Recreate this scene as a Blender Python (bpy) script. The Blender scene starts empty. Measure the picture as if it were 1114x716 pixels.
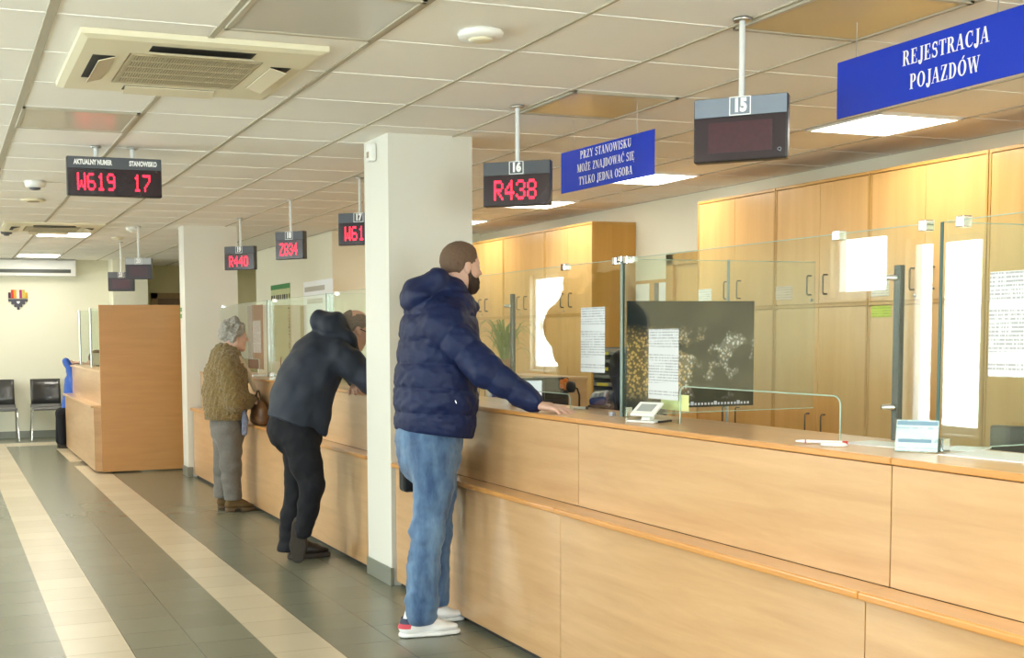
import bpy, bmesh, math, random
import numpy as np
from mathutils import Vector, Matrix
random.seed(7); rng = np.random.default_rng(7)
SC = bpy.context.scene
COL = SC.collection
PI = math.pi

# ------------------------------------------------------------------ camera
W_PX, H_PX = 1114, 716
F_PX, YAW, PITCH, ROLL = 1314.8, 0.3625, -0.0719, -0.0091
CX, CY, HC = 435.7, 459.05, 1.45
def basis():
    cy, sy, cp, sp = math.cos(YAW), math.sin(YAW), math.cos(PITCH), math.sin(PITCH)
    w = np.array([sy*cp, cy*cp, sp]); rt = np.array([cy, -sy, 0.0]); up = np.cross(rt, w)
    cr, sr = math.cos(ROLL), math.sin(ROLL)
    return cr*rt+sr*up, -sr*rt+cr*up, w
RT, UP, FW = basis()
def _ray(px, py): return FW + RT*(px-CX)/F_PX + UP*(CY-py)/F_PX
O0 = np.array([0, 0, HC])
def onz(px, py, z): d = _ray(px, py); return O0 + d*((z-HC)/d[2])
def onx(px, py, x): d = _ray(px, py); return O0 + d*(x/d[0])
def ony(px, py, y): d = _ray(px, py); return O0 + d*(y/d[1])
cd = bpy.data.cameras.new('camera'); cam = bpy.data.objects.new('camera', cd); COL.objects.link(cam)
M = Matrix(((RT[0], UP[0], -FW[0], 0), (RT[1], UP[1], -FW[1], 0), (RT[2], UP[2], -FW[2], HC), (0, 0, 0, 1)))
cam.matrix_world = M
cd.sensor_fit = 'HORIZONTAL'; cd.sensor_width = 36.0; cd.lens = F_PX*36/W_PX
cd.shift_x = (W_PX/2-CX)/W_PX; cd.shift_y = (CY-H_PX/2)/W_PX
cd.clip_start = 0.05; cd.clip_end = 200
SC.camera = cam

# ------------------------------------------------------------------ materials
def lin(c):
    return tuple((x/12.92 if x <= .04045 else ((x+.055)/1.055)**2.4) for x in [v/255 for v in c])
MATS = {}
def nodes(name):
    m = bpy.data.materials.new(name); m.use_nodes = True
    nt = m.node_tree; b = nt.nodes['Principled BSDF']
    MATS[name] = m
    return m, nt, b
def N(nt, t, **kw):
    n = nt.nodes.new(t)
    for k, v in kw.items():
        if hasattr(n, k) and not k[0].isupper(): setattr(n, k, v)
        else: n.inputs[k].default_value = v
    return n
def plain(name, col, rough=.5, metal=0.0, var=.06, nscale=6.0, bump=0.0, bscale=60.0, spec=.5, sheen=0, coat=0):
    """procedural material: base colour gently varied by noise, optional fine bump"""
    m, nt, b = nodes(name)
    tc = N(nt, 'ShaderNodeTexCoord'); no = N(nt, 'ShaderNodeTexNoise', Scale=nscale, Detail=4.0)
    nt.links.new(tc.outputs['Object'], no.inputs['Vector'])
    mx = N(nt, 'ShaderNodeMix', data_type='RGBA')
    mx.inputs[6].default_value = (*[c*(1-var) for c in col], 1); mx.inputs[7].default_value = (*[min(1, c*(1+var)) for c in col], 1)
    nt.links.new(no.outputs['Fac'], mx.inputs[0]); nt.links.new(mx.outputs[2], b.inputs['Base Color'])
    b.inputs['Roughness'].default_value = rough; b.inputs['Metallic'].default_value = metal
    b.inputs['Specular IOR Level'].default_value = spec
    if sheen: b.inputs['Sheen Weight'].default_value = sheen; b.inputs['Sheen Roughness'].default_value = .4
    if coat: b.inputs['Coat Weight'].default_value = coat; b.inputs['Coat Roughness'].default_value = .1
    if bump:
        n2 = N(nt, 'ShaderNodeTexNoise', Scale=bscale, Detail=3.0); nt.links.new(tc.outputs['Object'], n2.inputs['Vector'])
        bp = N(nt, 'ShaderNodeBump', Strength=bump, Distance=.01)
        nt.links.new(n2.outputs['Fac'], bp.inputs['Height']); nt.links.new(bp.outputs['Normal'], b.inputs['Normal'])
    return m
def wood(name, c1, c2, stretch, rough=.32, scale=1.0, coat=.25, contrast=.5):
    """streaky wood: noise squeezed across the grain; stretch = (x,y,z) frequency factors"""
    m, nt, b = nodes(name)
    tc = N(nt, 'ShaderNodeTexCoord'); mp = N(nt, 'ShaderNodeMapping'); mp.inputs['Scale'].default_value = stretch
    nt.links.new(tc.outputs['Object'], mp.inputs['Vector'])
    no = N(nt, 'ShaderNodeTexNoise', Scale=scale, Detail=6.0, Roughness=.62, Distortion=.35)
    nt.links.new(mp.outputs['Vector'], no.inputs['Vector'])
    rp = N(nt, 'ShaderNodeValToRGB'); e = rp.color_ramp.elements
    e[0].position = .5-contrast/2; e[0].color = (*c1, 1); e[1].position = .5+contrast/2; e[1].color = (*c2, 1)
    nt.links.new(no.outputs['Fac'], rp.inputs['Fac']); nt.links.new(rp.outputs['Color'], b.inputs['Base Color'])
    b.inputs['Roughness'].default_value = rough
    b.inputs['Coat Weight'].default_value = coat; b.inputs['Coat Roughness'].default_value = .15
    return m
def emit(name, col, strength, base=(.0, .0, .0)):
    m, nt, b = nodes(name)
    b.inputs['Base Color'].default_value = (*base, 1); b.inputs['Emission Color'].default_value = (*col, 1)
    b.inputs['Emission Strength'].default_value = strength
    return m
def glass(name, tint=(.93, .97, .95), refl=.06, edge=False):
    m, nt, b = nodes(name); nt.nodes.remove(b); out = nt.nodes['Material Output']
    tr = N(nt, 'ShaderNodeBsdfTransparent'); tr.inputs[0].default_value = (*tint, 1)
    gl = N(nt, 'ShaderNodeBsdfGlossy', Roughness=0.0); gl.inputs[0].default_value = (1, 1, 1, 1)
    fr = N(nt, 'ShaderNodeFresnel'); ge = N(nt, 'ShaderNodeNewGeometry')      # thin sheet: the same reflection from either face
    io = N(nt, 'ShaderNodeMix', data_type='FLOAT'); io.inputs[2].default_value = 1.52; io.inputs[3].default_value = 1/1.52
    nt.links.new(ge.outputs['Backfacing'], io.inputs[0]); nt.links.new(io.outputs[0], fr.inputs['IOR'])
    mx = N(nt, 'ShaderNodeMixShader')
    nt.links.new(fr.outputs[0], mx.inputs[0]); nt.links.new(tr.outputs[0], mx.inputs[1]); nt.links.new(gl.outputs[0], mx.inputs[2])
    nt.links.new(mx.outputs[0], out.inputs[0])
    return m
def notice_mat(name, paper=(.64, .66, .68), ink=(.27, .28, .30), freq=88, axis=2, letters=(210, 210, 30)):
    """white sheet with rows of tiny grey print; object coordinates, rows stacked along z"""
    m, nt, b = nodes(name)
    tc = N(nt, 'ShaderNodeTexCoord'); sp = N(nt, 'ShaderNodeSeparateXYZ'); nt.links.new(tc.outputs['Object'], sp.inputs[0])
    mu = N(nt, 'ShaderNodeMath', operation='MULTIPLY'); mu.inputs[1].default_value = freq*2*PI; nt.links.new(sp.outputs[axis], mu.inputs[0])
    si = N(nt, 'ShaderNodeMath', operation='SINE'); nt.links.new(mu.outputs[0], si.inputs[0])
    gt = N(nt, 'ShaderNodeMath', operation='GREATER_THAN'); gt.inputs[1].default_value = .1; nt.links.new(si.outputs[0], gt.inputs[0])
    mp = N(nt, 'ShaderNodeMapping'); mp.inputs['Scale'].default_value = letters; nt.links.new(tc.outputs['Object'], mp.inputs['Vector'])
    no = N(nt, 'ShaderNodeTexNoise', Scale=1.0, Detail=1.0); nt.links.new(mp.outputs[0], no.inputs['Vector'])
    g2 = N(nt, 'ShaderNodeMath', operation='GREATER_THAN'); g2.inputs[1].default_value = .45; nt.links.new(no.outputs['Fac'], g2.inputs[0])
    # paragraph gaps
    m3 = N(nt, 'ShaderNodeMapping'); m3.inputs['Scale'].default_value = (1, 1, 28) if axis == 2 else (28, 28, 1); nt.links.new(tc.outputs['Object'], m3.inputs['Vector'])
    n3 = N(nt, 'ShaderNodeTexNoise', Scale=1.0, Detail=0.0); nt.links.new(m3.outputs[0], n3.inputs['Vector'])
    g3 = N(nt, 'ShaderNodeMath', operation='GREATER_THAN'); g3.inputs[1].default_value = .44; nt.links.new(n3.outputs['Fac'], g3.inputs[0])
    a = N(nt, 'ShaderNodeMath', operation='MULTIPLY'); nt.links.new(gt.outputs[0], a.inputs[0]); nt.links.new(g2.outputs[0], a.inputs[1])
    a2 = N(nt, 'ShaderNodeMath', operation='MULTIPLY'); nt.links.new(a.outputs[0], a2.inputs[0]); nt.links.new(g3.outputs[0], a2.inputs[1])
    a3 = N(nt, 'ShaderNodeMath', operation='MULTIPLY'); a3.inputs[1].default_value = .8; nt.links.new(a2.outputs[0], a3.inputs[0])
    mx = N(nt, 'ShaderNodeMix', data_type='RGBA'); mx.inputs[6].default_value = (*paper, 1); mx.inputs[7].default_value = (*ink, 1)
    nt.links.new(a3.outputs[0], mx.inputs[0]); nt.links.new(mx.outputs[2], b.inputs['Base Color']); b.inputs['Roughness'].default_value = .6
    return m

# ------------------------------------------------------------------ geometry
class MB:
    """collects shapes; build() links them as ONE mesh object"""
    def __init__(s): s.v = []; s.f = []; s.mi = []; s.sm = []; s.cur = 0; s.xf = None
    def mat(s, i): s.cur = i; return s
    def add(s, vs, fs, smooth=False):
        b = len(s.v)
        for v in vs:
            v = Vector(v)
            if s.xf is not None: v = s.xf @ v
            s.v.append(tuple(v))
        for f in fs: s.f.append(tuple(i+b for i in f)); s.mi.append(s.cur); s.sm.append(smooth)
        return s
    def bm(s, bm, smooth=False):
        bm.verts.index_update()
        s.add([v.co for v in bm.verts], [[v.index for v in f.verts] for f in bm.faces], smooth); bm.free(); return s
    def box(s, a, b, bev=0.0, seg=2):
        a = Vector(a); b = Vector(b)
        lo = Vector([min(p, q) for p, q in zip(a, b)]); hi = Vector([max(p, q) for p, q in zip(a, b)])
        bm = bmesh.new(); bmesh.ops.create_cube(bm, size=1)
        for v in bm.verts: v.co = Vector([lo[i] + (v.co[i]+.5)*(hi[i]-lo[i]) for i in range(3)])
        if bev > 0:
            bev = min(bev, .45*min(hi-lo))
            bmesh.ops.bevel(bm, geom=bm.edges[:], offset=bev, segments=seg, affect='EDGES', profile=.5)
        return s.bm(bm)
    def tube(s, pts, r, seg=10, caps=True, smooth=True):
        pts = [Vector(p) for p in pts]; n = len(pts); rr = r if isinstance(r, (list, tuple)) else [r]*n
        vs = []; fs = []; prev = None
        for i, p in enumerate(pts):
            t = (pts[min(i+1, n-1)]-pts[max(i-1, 0)]).normalized()
            if prev is None:
                u = t.orthogonal().normalized()
            else:
                u = (prev - t*prev.dot(t)); u = u.normalized() if u.length > 1e-6 else t.orthogonal().normalized()
            prev = u; w = t.cross(u)
            for k in range(seg):
                a = 2*PI*k/seg; vs.append(p + (u*math.cos(a)+w*math.sin(a))*rr[i])
        for i in range(n-1):
            for k in range(seg):
                k2 = (k+1) % seg; fs.append((i*seg+k, i*seg+k2, (i+1)*seg+k2, (i+1)*seg+k))
        s.add(vs, fs, smooth)
        if caps:
            s.add(vs[:seg], [tuple(reversed(range(seg)))]); s.add(vs[-seg:], [tuple(range(seg))])
        return s
    def lathe(s, prof, c=(0, 0, 0), seg=24, axis='z', smooth=True):
        """prof: list of (r, h)"""
        vs = []; fs = []
        for r, h in prof:
            for k in range(seg):
                a = 2*PI*k/seg; p = (r*math.cos(a), r*math.sin(a), h)
                if axis == 'y': p = (p[0], p[2], p[1])
                if axis == 'x': p = (p[2], p[0], p[1])
                vs.append(Vector(p)+Vector(c))
        for i in range(len(prof)-1):
            for k in range(seg):
                k2 = (k+1) % seg; fs.append((i*seg+k, i*seg+k2, (i+1)*seg+k2, (i+1)*seg+k))
        fs.append(tuple(reversed(range(seg)))); fs.append(tuple((len(prof)-1)*seg+k for k in range(seg)))
        return s.add(vs, fs, smooth)
    def prism(s, poly, d0, d1, plane='xz'):
        """extrude a 2D outline; plane xz -> depth y, yz -> depth x, xy -> depth z"""
        n = len(poly)
        def P(a, b, d): return {'xz': (a, d, b), 'yz': (d, a, b), 'xy': (a, b, d)}[plane]
        vs = [P(a, b, d0) for a, b in poly]+[P(a, b, d1) for a, b in poly]
        fs = [tuple(range(n)), tuple(reversed(range(n, 2*n)))]+[(i, i+n, (i+1) % n+n, (i+1) % n) for i in range(n)]
        bm = bmesh.new(); bv = [bm.verts.new(v) for v in vs]
        for f in fs: bm.faces.new([bv[i] for i in f])
        bmesh.ops.recalc_face_normals(bm, faces=bm.faces[:])
        return s.bm(bm)
    def build(s, name, mats, parent=None, origin=None):
        """verts are world coordinates; the object's own origin is `origin` (or its parent's place)"""
        o = np.zeros(3) if origin is None else np.array(origin, float)
        base = wloc(parent) if parent else np.zeros(3)
        me = bpy.data.meshes.new(name)
        sh = base + o if parent else o
        if parent and parent.get('_local'): sh = o
        me.from_pydata([tuple(np.array(v)-sh) for v in s.v], [], s.f)
        for m in (mats if isinstance(mats, (list, tuple)) else [mats]): me.materials.append(m)
        me.polygons.foreach_set('material_index', s.mi); me.polygons.foreach_set('use_smooth', s.sm)
        me.update()
        ob = bpy.data.objects.new(name, me); COL.objects.link(ob)
        ob.location = o
        if parent:
            ob.parent = parent
            if parent.get('_local'): ob['_local'] = 1
        return ob
def wloc(o):
    p = np.zeros(3)
    while o is not None: p += np.array(o.location); o = o.parent
    return p
def tag(o, label=None, cat=None, group=None, kind=None):
    if label: o['label'] = label
    if cat: o['category'] = cat
    if group: o['group'] = group
    if kind: o['kind'] = kind
    return o
def thing(name, label, cat, loc=(0, 0, 0), rz=0.0, group=None, local=False):
    o = bpy.data.objects.new(name, None); COL.objects.link(o); o.location = loc; o.rotation_euler = (0, 0, rz)
    o.empty_display_size = .1
    if local: o['_local'] = 1
    return tag(o, label, cat, group)
def struct(mb, name, m, origin=None, parent=None):
    o = mb.build(name, m, parent, origin)
    o['kind'] = 'structure'
    return o
def dup(root, loc, label=None, group=None, rz=None):
    def cp(o, par):
        c = o.copy(); COL.objects.link(c); c.parent = par
        for ch in list(o.children): cp(ch, c)
        return c
    r = cp(root, None); r.location = loc
    if rz is not None: r.rotation_euler = (0, 0, rz)
    if label: r['label'] = label
    if group: r['group'] = group
    return r
def text_geo(txt, size=1.0, sx=1.0, align='CENTER', bold=0.0):
    cu = bpy.data.curves.new('t', 'FONT'); cu.body = txt; cu.size = size; cu.align_x = align; cu.align_y = 'CENTER'; cu.offset = bold
    cu.resolution_u = 3
    ob = bpy.data.objects.new('t', cu); COL.objects.link(ob)
    dg = bpy.context.evaluated_depsgraph_get(); me = bpy.data.meshes.new_from_object(ob.evaluated_get(dg))
    vs = [(v.co.x*sx, v.co.y) for v in me.vertices]; fs = [tuple(p.vertices) for p in me.polygons]
    bpy.data.objects.remove(ob); bpy.data.curves.remove(cu); bpy.data.meshes.remove(me)
    return vs, fs
SKY, EXPO = 16.0, 0.76
# ------------------------------------------------------------------ serif capitals drawn as outlines
T_, t_ = .185, .072
def _stem(x, w=T_, y0=0, y1=1, b=1, t=1):
    o = [[(x, y0), (x+w, y0), (x+w, y1), (x, y1)]]
    if b: o.append([(x-.075, y0), (x+w+.075, y0), (x+w+.075, y0+.045), (x-.075, y0+.045)])
    if t: o.append([(x-.075, y1-.045), (x+w+.075, y1-.045), (x+w+.075, y1), (x-.075, y1)])
    return o
def _bar(x0, y0, x1, y1, w): return [[(x0, y0), (x0+w, y0), (x1+w, y1), (x1, y1)]]
def _rect(x0, y0, x1, y1): return [[(x0, y0), (x1, y0), (x1, y1), (x0, y1)]]
def _bowl(cx, cy, rx, ry, a0, a1, T=T_, t=t_, n=14):
    o = []
    for i in range(n):
        a, b = [math.radians(a0+(a1-a0)*k/n) for k in (i, i+1)]
        o.append([(cx+(rx-T)*math.cos(a), cy+(ry-t)*math.sin(a)), (cx+rx*math.cos(a), cy+ry*math.sin(a)),
                  (cx+rx*math.cos(b), cy+ry*math.sin(b)), (cx+(rx-T)*math.cos(b), cy+(ry-t)*math.sin(b))])
    return o
def _glyph(ch):
    g = []; w = .7
    if ch == 'I': g = _stem(.11); w = .4
    elif ch == 'R': g = _stem(.11)+_bowl(.36, .74, .28, .26, -90, 90)+_rect(.2, .94, .37, 1)+_rect(.2, .48, .37, .54)+_bar(.34, .5, .56, 0, .18)+_rect(.55, 0, .82, .045); w = .8
    elif ch == 'P': g = _stem(.11)+_bowl(.36, .72, .28, .28, -90, 90)+_rect(.2, .94, .37, 1)+_rect(.2, .44, .37, .5); w = .7
    elif ch == 'B': g = _stem(.11)+_bowl(.36, .755, .25, .245, -90, 90)+_bowl(.37, .265, .3, .265, -90, 90)+_rect(.2, .94, .37, 1)+_rect(.2, .48, .37, .54)+_rect(.2, 0, .38, .06); w = .73
    elif ch == 'D': g = _stem(.11)+_bowl(.34, .5, .38, .5, -90, 90)+_rect(.2, .94, .35, 1)+_rect(.2, 0, .35, .06); w = .8
    elif ch in 'EĘ':
        g = _stem(.11)+_rect(.2, .94, .6, 1)+_rect(.2, 0, .62, .06)+_rect(.2, .475, .46, .53)+_rect(.55, .74, .6, 1)+_rect(.57, 0, .63, .28)+_rect(.43, .36, .47, .64); w = .7
        if ch == 'Ę': g += _bowl(.56, -.14, .1, .14, 90, 270, .06, .05)+_rect(.55, -.28, .66, -.235)
    elif ch == 'L': g = _stem(.11)+_rect(.2, 0, .6, .06)+_rect(.55, 0, .62, .3); w = .68
    elif ch == 'J': g = _stem(.26, y0=.1, b=0)+_bowl(.225, .12, .2, .3, 180, 360, T_, .1)+_bowl(.1, .05, .075, .075, 0, 360, .07, .07); w = .53
    elif ch == 'S': g = _bowl(.32, .735, .25, .28, 20, 250, .13, .1)+_bowl(.31, .26, .27, .28, -160, 75, .13, .1)+_bar(.27, .5, .2, .6, .24)+_rect(.5, .7, .545, 1)+_rect(.06, 0, .105, .3); w = .64
    elif ch == 'T': g = _stem(.27, t=0)+_rect(.03, .94, .68, 1)+_rect(.03, .7, .085, 1)+_rect(.625, .7, .68, 1); w = .71
    elif ch == 'A': g = _bar(.06, 0, .34, 1, .065)+_bar(.52, 0, .3, 1, .18)+_rect(.2, .3, .6, .36)+_rect(-.02, 0, .22, .045)+_rect(.44, 0, .8, .045); w = .78
    elif ch in 'CĆ':
        g = _bowl(.43, .5, .38, .51, 55, 305, T_+.01, .07)+_rect(.63, .66, .685, 1)+_bar(.6, .1, .66, .24, .05); w = .75
        if ch == 'Ć': g += _bar(.36, 1.06, .5, 1.24, .12)
    elif ch in 'OÓ':
        g = _bowl(.42, .5, .38, .51, 0, 360, T_+.01, .06, 28); w = .84
        if ch == 'Ó': g += _bar(.38, 1.06, .52, 1.24, .12)
    elif ch in 'ZŻ':
        g = _rect(.08, .94, .62, 1)+_rect(.05, 0, .63, .06)+_bar(.05, .03, .42, .97, .2)+_rect(.08, .72, .13, 1)+_rect(.585, 0, .64, .28); w = .7
        if ch == 'Ż': g += _bowl(.35, 1.14, .075, .075, 0, 360, .07, .07)
    elif ch == 'W': g = _bar(.3, 0, .06, 1, .16)+_bar(.3, 0, .52, .97, .065)+_bar(.72, 0, .48, 1, .16)+_bar(.74, 0, .97, .97, .06)+_rect(-.02, .955, .3, 1)+_rect(.42, .955, .72, 1)+_rect(.88, .955, 1.1, 1); w = 1.1
    elif ch == 'Y': g = _stem(.3, y0=0, y1=.46, t=0)+_bar(.3, .44, .05, 1, .18)+_bar(.36, .44, .6, 1, .065)+_rect(-.03, .955, .32, 1)+_rect(.5, .955, .76, 1); w = .76
    elif ch == 'N': g = _stem(.1, .065)+_bar(.58, 0, .08, 1, .18)+_stem(.66, .065, b=0); w = .84
    elif ch == 'K': g = _stem(.11)+_bar(.22, .42, .58, 1, .07)+_bar(.56, 0, .3, .58, .19)+_rect(.47, .955, .74, 1)+_rect(.5, 0, .83, .045); w = .82
    elif ch == 'U': g = _stem(.11, y0=.3, b=0)+_stem(.62, .065, y0=.3, b=0)+_bowl(.4, .33, .29, .34, 180, 360, T_-.01, .09); w = .8
    elif ch == 'M': g = _stem(.08, .06)+_bar(.42, 0, .1, 1, .17)+_bar(.45, 0, .74, 1, .06)+_stem(.74, T_); w = 1.0
    elif ch == ' ': w = .36
    return g, w
def serif_line(txt):
    x = 0; polys = []
    for ch in txt:
        g, w = _glyph(ch)
        polys += [[(px+x, py) for px, py in p] for p in g]; x += w+.03
    return polys, x
LED = {'R': '11110100011000111110101001001010001', '4': '00010001100101010010111110001000010', '3': '01110100010000100110000011000101110',
       '8': '01110100011000101110100011000101110', '0': '01110100011000110001100011000101110', 'W': '10001100011000110101101011101110001',
       '6': '01110100001000011110100011000101110', '1': '00100011000010000100001000010001110', '9': '01110100011000101111000010000101110',
       '7': '11111000010000100010001000100001000', 'Z': '11111000010001000100010001000011111', '2': '01110100010000100010001000100011111'}
# ------------------------------------------------------------------ palette
WALL = plain('wall_paint', (.76, .73, .58), .75, var=.02, nscale=1.5, bump=.03, bscale=300)
COLUMN = plain('column_paint', (.73, .715, .64), .7, var=.02, nscale=1.5, bump=.03, bscale=300)
CEIL = plain('ceiling_tile', (.86, .83, .775), .85, var=.025, nscale=3, bump=.12, bscale=220)
RUNNER = plain('ceiling_runner', (.44, .39, .30), .6, var=.05)
TEE = plain('ceiling_tee', (.84, .82, .78), .55, var=.03)
BEECH = wood('beech_panel', lin((184, 142, 96)), lin((212, 172, 126)), (.8, .8, 9), .3, 1.7, .3, .62)
BEECH_EDGE = wood('beech_edge', lin((196, 134, 66)), lin((214, 154, 84)), (1, 1, 14), .3, 2, .3)
BEECH_TOP = wood('beech_top', lin((200, 156, 108)), lin((218, 178, 130)), (14, 1.2, 4), .28, 1.5, .2)
BEECH_DESK = wood('beech_desk', lin((178, 126, 70)), lin((196, 144, 86)), (1.2, 1.2, 12), .35, 1.5, .2, .7)
CAB = wood('cabinet_wood', lin((206, 158, 90)), lin((226, 182, 114)), (9, 9, .7), .3, 1.4, .25, .7)
CAB_EDGE = wood('cabinet_edge', lin((190, 142, 68)), lin((206, 160, 86)), (9, 9, .7), .35, 1.4, .2)
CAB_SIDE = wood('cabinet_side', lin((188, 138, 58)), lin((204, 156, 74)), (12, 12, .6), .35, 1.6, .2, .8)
DARK = plain('dark_gap', (.03, .025, .02), .7)
STEEL = plain('brushed_steel', (.55, .55, .53), .28, 1.0)
CHROME = plain('chrome', (.8, .8, .8), .1, 1.0, var=.02)
WHITE_PL = plain('white_plastic', (.82, .81, .77), .4, var=.02)
CREAM_PL = plain('cream_plastic', (.76, .70, .52), .45, var=.03)
BLACK_PL = plain('black_plastic', (.012, .012, .013), .35)
GREY_PL = plain('grey_plastic', (.10, .11, .125), .45)
WHITE_PAINT = plain('white_print', (.88, .88, .88), .5, var=.01)
BLUE_SIGN = plain('blue_sign_board', lin((8, 52, 190)), .22, var=.03, nscale=2)
GLASS = glass('screen_glass')
GLASS_EDGE = plain('glass_edge', (.02, .075, .055), .35)
GLASS_EDGE_L = plain('glass_edge_pale', (.45, .6, .52), .15)
PAPER = plain('paper', (.86, .87, .88), .6, var=.02)
BASEB = plain('baseboard_tile', (.22, .225, .18), .35, var=.08)

# ------------------------------------------------------------------ room shell
XL, XR, YB, YF, ZC = -3.0, 5.8, -3.2, 18.4, 2.589
# floor: 0.2955 x 0.31 m tiles, cream strips between green-grey fields
def floor_mat(name, c, rough):
    m, nt, b = nodes(name)
    tc = N(nt, 'ShaderNodeTexCoord'); sp = N(nt, 'ShaderNodeSeparateXYZ'); nt.links.new(tc.outputs['Object'], sp.inputs[0])
    def line(sock, off, per, wd):
        a = N(nt, 'ShaderNodeMath', operation='SUBTRACT'); a.inputs[1].default_value = off; nt.links.new(sock, a.inputs[0])
        d = N(nt, 'ShaderNodeMath', operation='DIVIDE'); d.inputs[1].default_value = per; nt.links.new(a.outputs[0], d.inputs[0])
        f = N(nt, 'ShaderNodeMath', operation='FRACT'); nt.links.new(d.outputs[0], f.inputs[0])
        l = N(nt, 'ShaderNodeMath', operation='LESS_THAN'); l.inputs[1].default_value = wd/per; nt.links.new(f.outputs[0], l.inputs[0])
        fl = N(nt, 'ShaderNodeMath', operation='FLOOR'); nt.links.new(d.outputs[0], fl.inputs[0])
        return l.outputs[0], fl.outputs[0]
    lx, ix = line(sp.outputs[0], .485, .2955, .004); ly, iy = line(sp.outputs[1], 5.925, .31, .004)
    mxm = N(nt, 'ShaderNodeMath', operation='MAXIMUM'); nt.links.new(lx, mxm.inputs[0]); nt.links.new(ly, mxm.inputs[1])
    cb = N(nt, 'ShaderNodeCombineXYZ'); nt.links.new(ix, cb.inputs[0]); nt.links.new(iy, cb.inputs[1])
    wn = N(nt, 'ShaderNodeTexWhiteNoise', noise_dimensions='2D'); nt.links.new(cb.outputs[0], wn.inputs['Vector'])
    no = N(nt, 'ShaderNodeTexNoise', Scale=5.0, Detail=5.0); nt.links.new(tc.outputs['Object'], no.inputs['Vector'])
    ad = N(nt, 'ShaderNodeMath', operation='ADD'); nt.links.new(wn.outputs['Value'], ad.inputs[0]); nt.links.new(no.outputs['Fac'], ad.inputs[1])
    hf = N(nt, 'ShaderNodeMath', operation='MULTIPLY'); hf.inputs[1].default_value = .5; nt.links.new(ad.outputs[0], hf.inputs[0])
    mx = N(nt, 'ShaderNodeMix', data_type='RGBA'); mx.inputs[6].default_value = (*[k*.91 for k in c], 1); mx.inputs[7].default_value = (*[k*1.07 for k in c], 1)
    nt.links.new(hf.outputs[0], mx.inputs[0])
    m2 = N(nt, 'ShaderNodeMix', data_type='RGBA'); m2.inputs[7].default_value = (*[k*.45 for k in c], 1)
    sc = N(nt, 'ShaderNodeMath', operation='MULTIPLY'); sc.inputs[1].default_value = .8; nt.links.new(mxm.outputs[0], sc.inputs[0])
    nt.links.new(sc.outputs[0], m2.inputs[0]); nt.links.new(mx.outputs[2], m2.inputs[6]); nt.links.new(m2.outputs[2], b.inputs['Base Color'])
    b.inputs['Roughness'].default_value = rough
    bp = N(nt, 'ShaderNodeBump', Strength=.25, Distance=.002, invert=True); nt.links.new(mxm.outputs[0], bp.inputs['Height']); nt.links.new(bp.outputs[0], b.inputs['Normal'])
    return m
F_GREEN = floor_mat('floor_tile_green', (.19, .193, .14), .26)
F_CREAM = floor_mat('floor_tile_cream', (.58, .50, .36), .26)
xs = [XL]+[.485+.2955*i for i in range(-11, 19) if XL < .485+.2955*i < XR]+[XR]
yedges = [YB, 14.06, 14.56, 16.4, 16.95, 17.5, 20.2]
mb = MB()
for i in range(len(xs)-1):
    xm = (xs[i]+xs[i+1])/2; k = round((xs[i]-.485)/.2955)
    for j in range(len(yedges)-1):
        y0, y1 = yedges[j], yedges[j+1]
        cream = False
        if k % 3 == 0 and xm < 2.0 and k <= 3:
            cream = j in (0, 2) if k == 3 else j <= 3
        if j == 4 and xm < 2.2: cream = True
        if xm > 2.95 and j == 0: cream = True          # unseen office floor made pale to bounce light upward
        mb.mat(1 if cream else 0)
        mb.add([(xs[i], y0, 0), (xs[i+1], y0, 0), (xs[i+1], y1, 0), (xs[i], y1, 0)], [(0, 1, 2, 3)])
mb.mat(0); mb.add([(XL, YB, -.1), (XR, YB, -.1), (XR, 20.2, -.1), (XL, 20.2, -.1)], [(3, 2, 1, 0)])
struct(mb, 'floor', [F_GREEN, F_CREAM])

# ceiling: slab with exposed long runners and thin cross tees on a 0.6 m grid
mb = MB(); mb.box((XL-.2, YB-.2, ZC), (XR+.2, 20.4, ZC+.15))
mb.mat(1)
gx = [.4024+.6*i for i in range(-5, 10)]; gy = [3.8827+.6*i for i in range(-11, 28)]
for i, x in enumerate(gx):
    w = {5: .017, 6: .012, 7: .011}.get(i, .007)
    mb.box((x-w, YB, ZC-.006), (x+w, 20.2, ZC+.01))
mb.mat(2)
for y in gy: mb.box((XL, y-.005, ZC-.003), (XR, y+.005, ZC+.01))
struct(mb, 'ceiling', [CEIL, RUNNER, TEE])

def wall(name, a, b, m=WALL): 
    o = MB(); o.box(a, b); return struct(o, name, m)
wall('wall_far', (XL, YF, 0), (2.86, YF+.15, ZC))
wall('wall_right', (XR, YB-.15, 0), (XR+.15, 20.2, ZC))
# left wall with window openings, back wall with window openings
WINL = [(1.6, 3.0, .95, 2.35), (5.1, 6.3, .95, 2.25), (8.05, 8.93, .52, 2.30), (9.18, 9.95, 1.78, 2.42), (14.68, 15.42, .9, 2.35), (15.58, 16.62, .9, 2.33)]  # first two are unseen and sized to limit their daylight
def pierced(name, axis, c0, c1, lo, hi, wins):
    o = MB(); edges = sorted([lo, hi]+[w[0] for w in wins]+[w[1] for w in wins])
    for a, b in zip(edges[:-1], edges[1:]):
        w = [w for w in wins if abs(w[0]-a) < 1e-6]
        spans = [(0, ZC)] if not w else [(0, w[0][2]), (w[0][3], ZC)]
        for z0, z1 in spans:
            if axis == 'x': o.box((c0, a, z0), (c1, b, z1))
            else: o.box((a, c0, z0), (b, c1, z1))
    return struct(o, name, WALL)
pierced('wall_left', 'x', XL-.2, XL, YB, 20.2, WINL)
WINB = [(-2.4, -.4, .85, 2.35), (.2, 2.2, .85, 2.35)]  # unseen windows added on the back wall to let daylight in
pierced('wall_back', 'y', YB-.2, YB, XL, XR, WINB)
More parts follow.
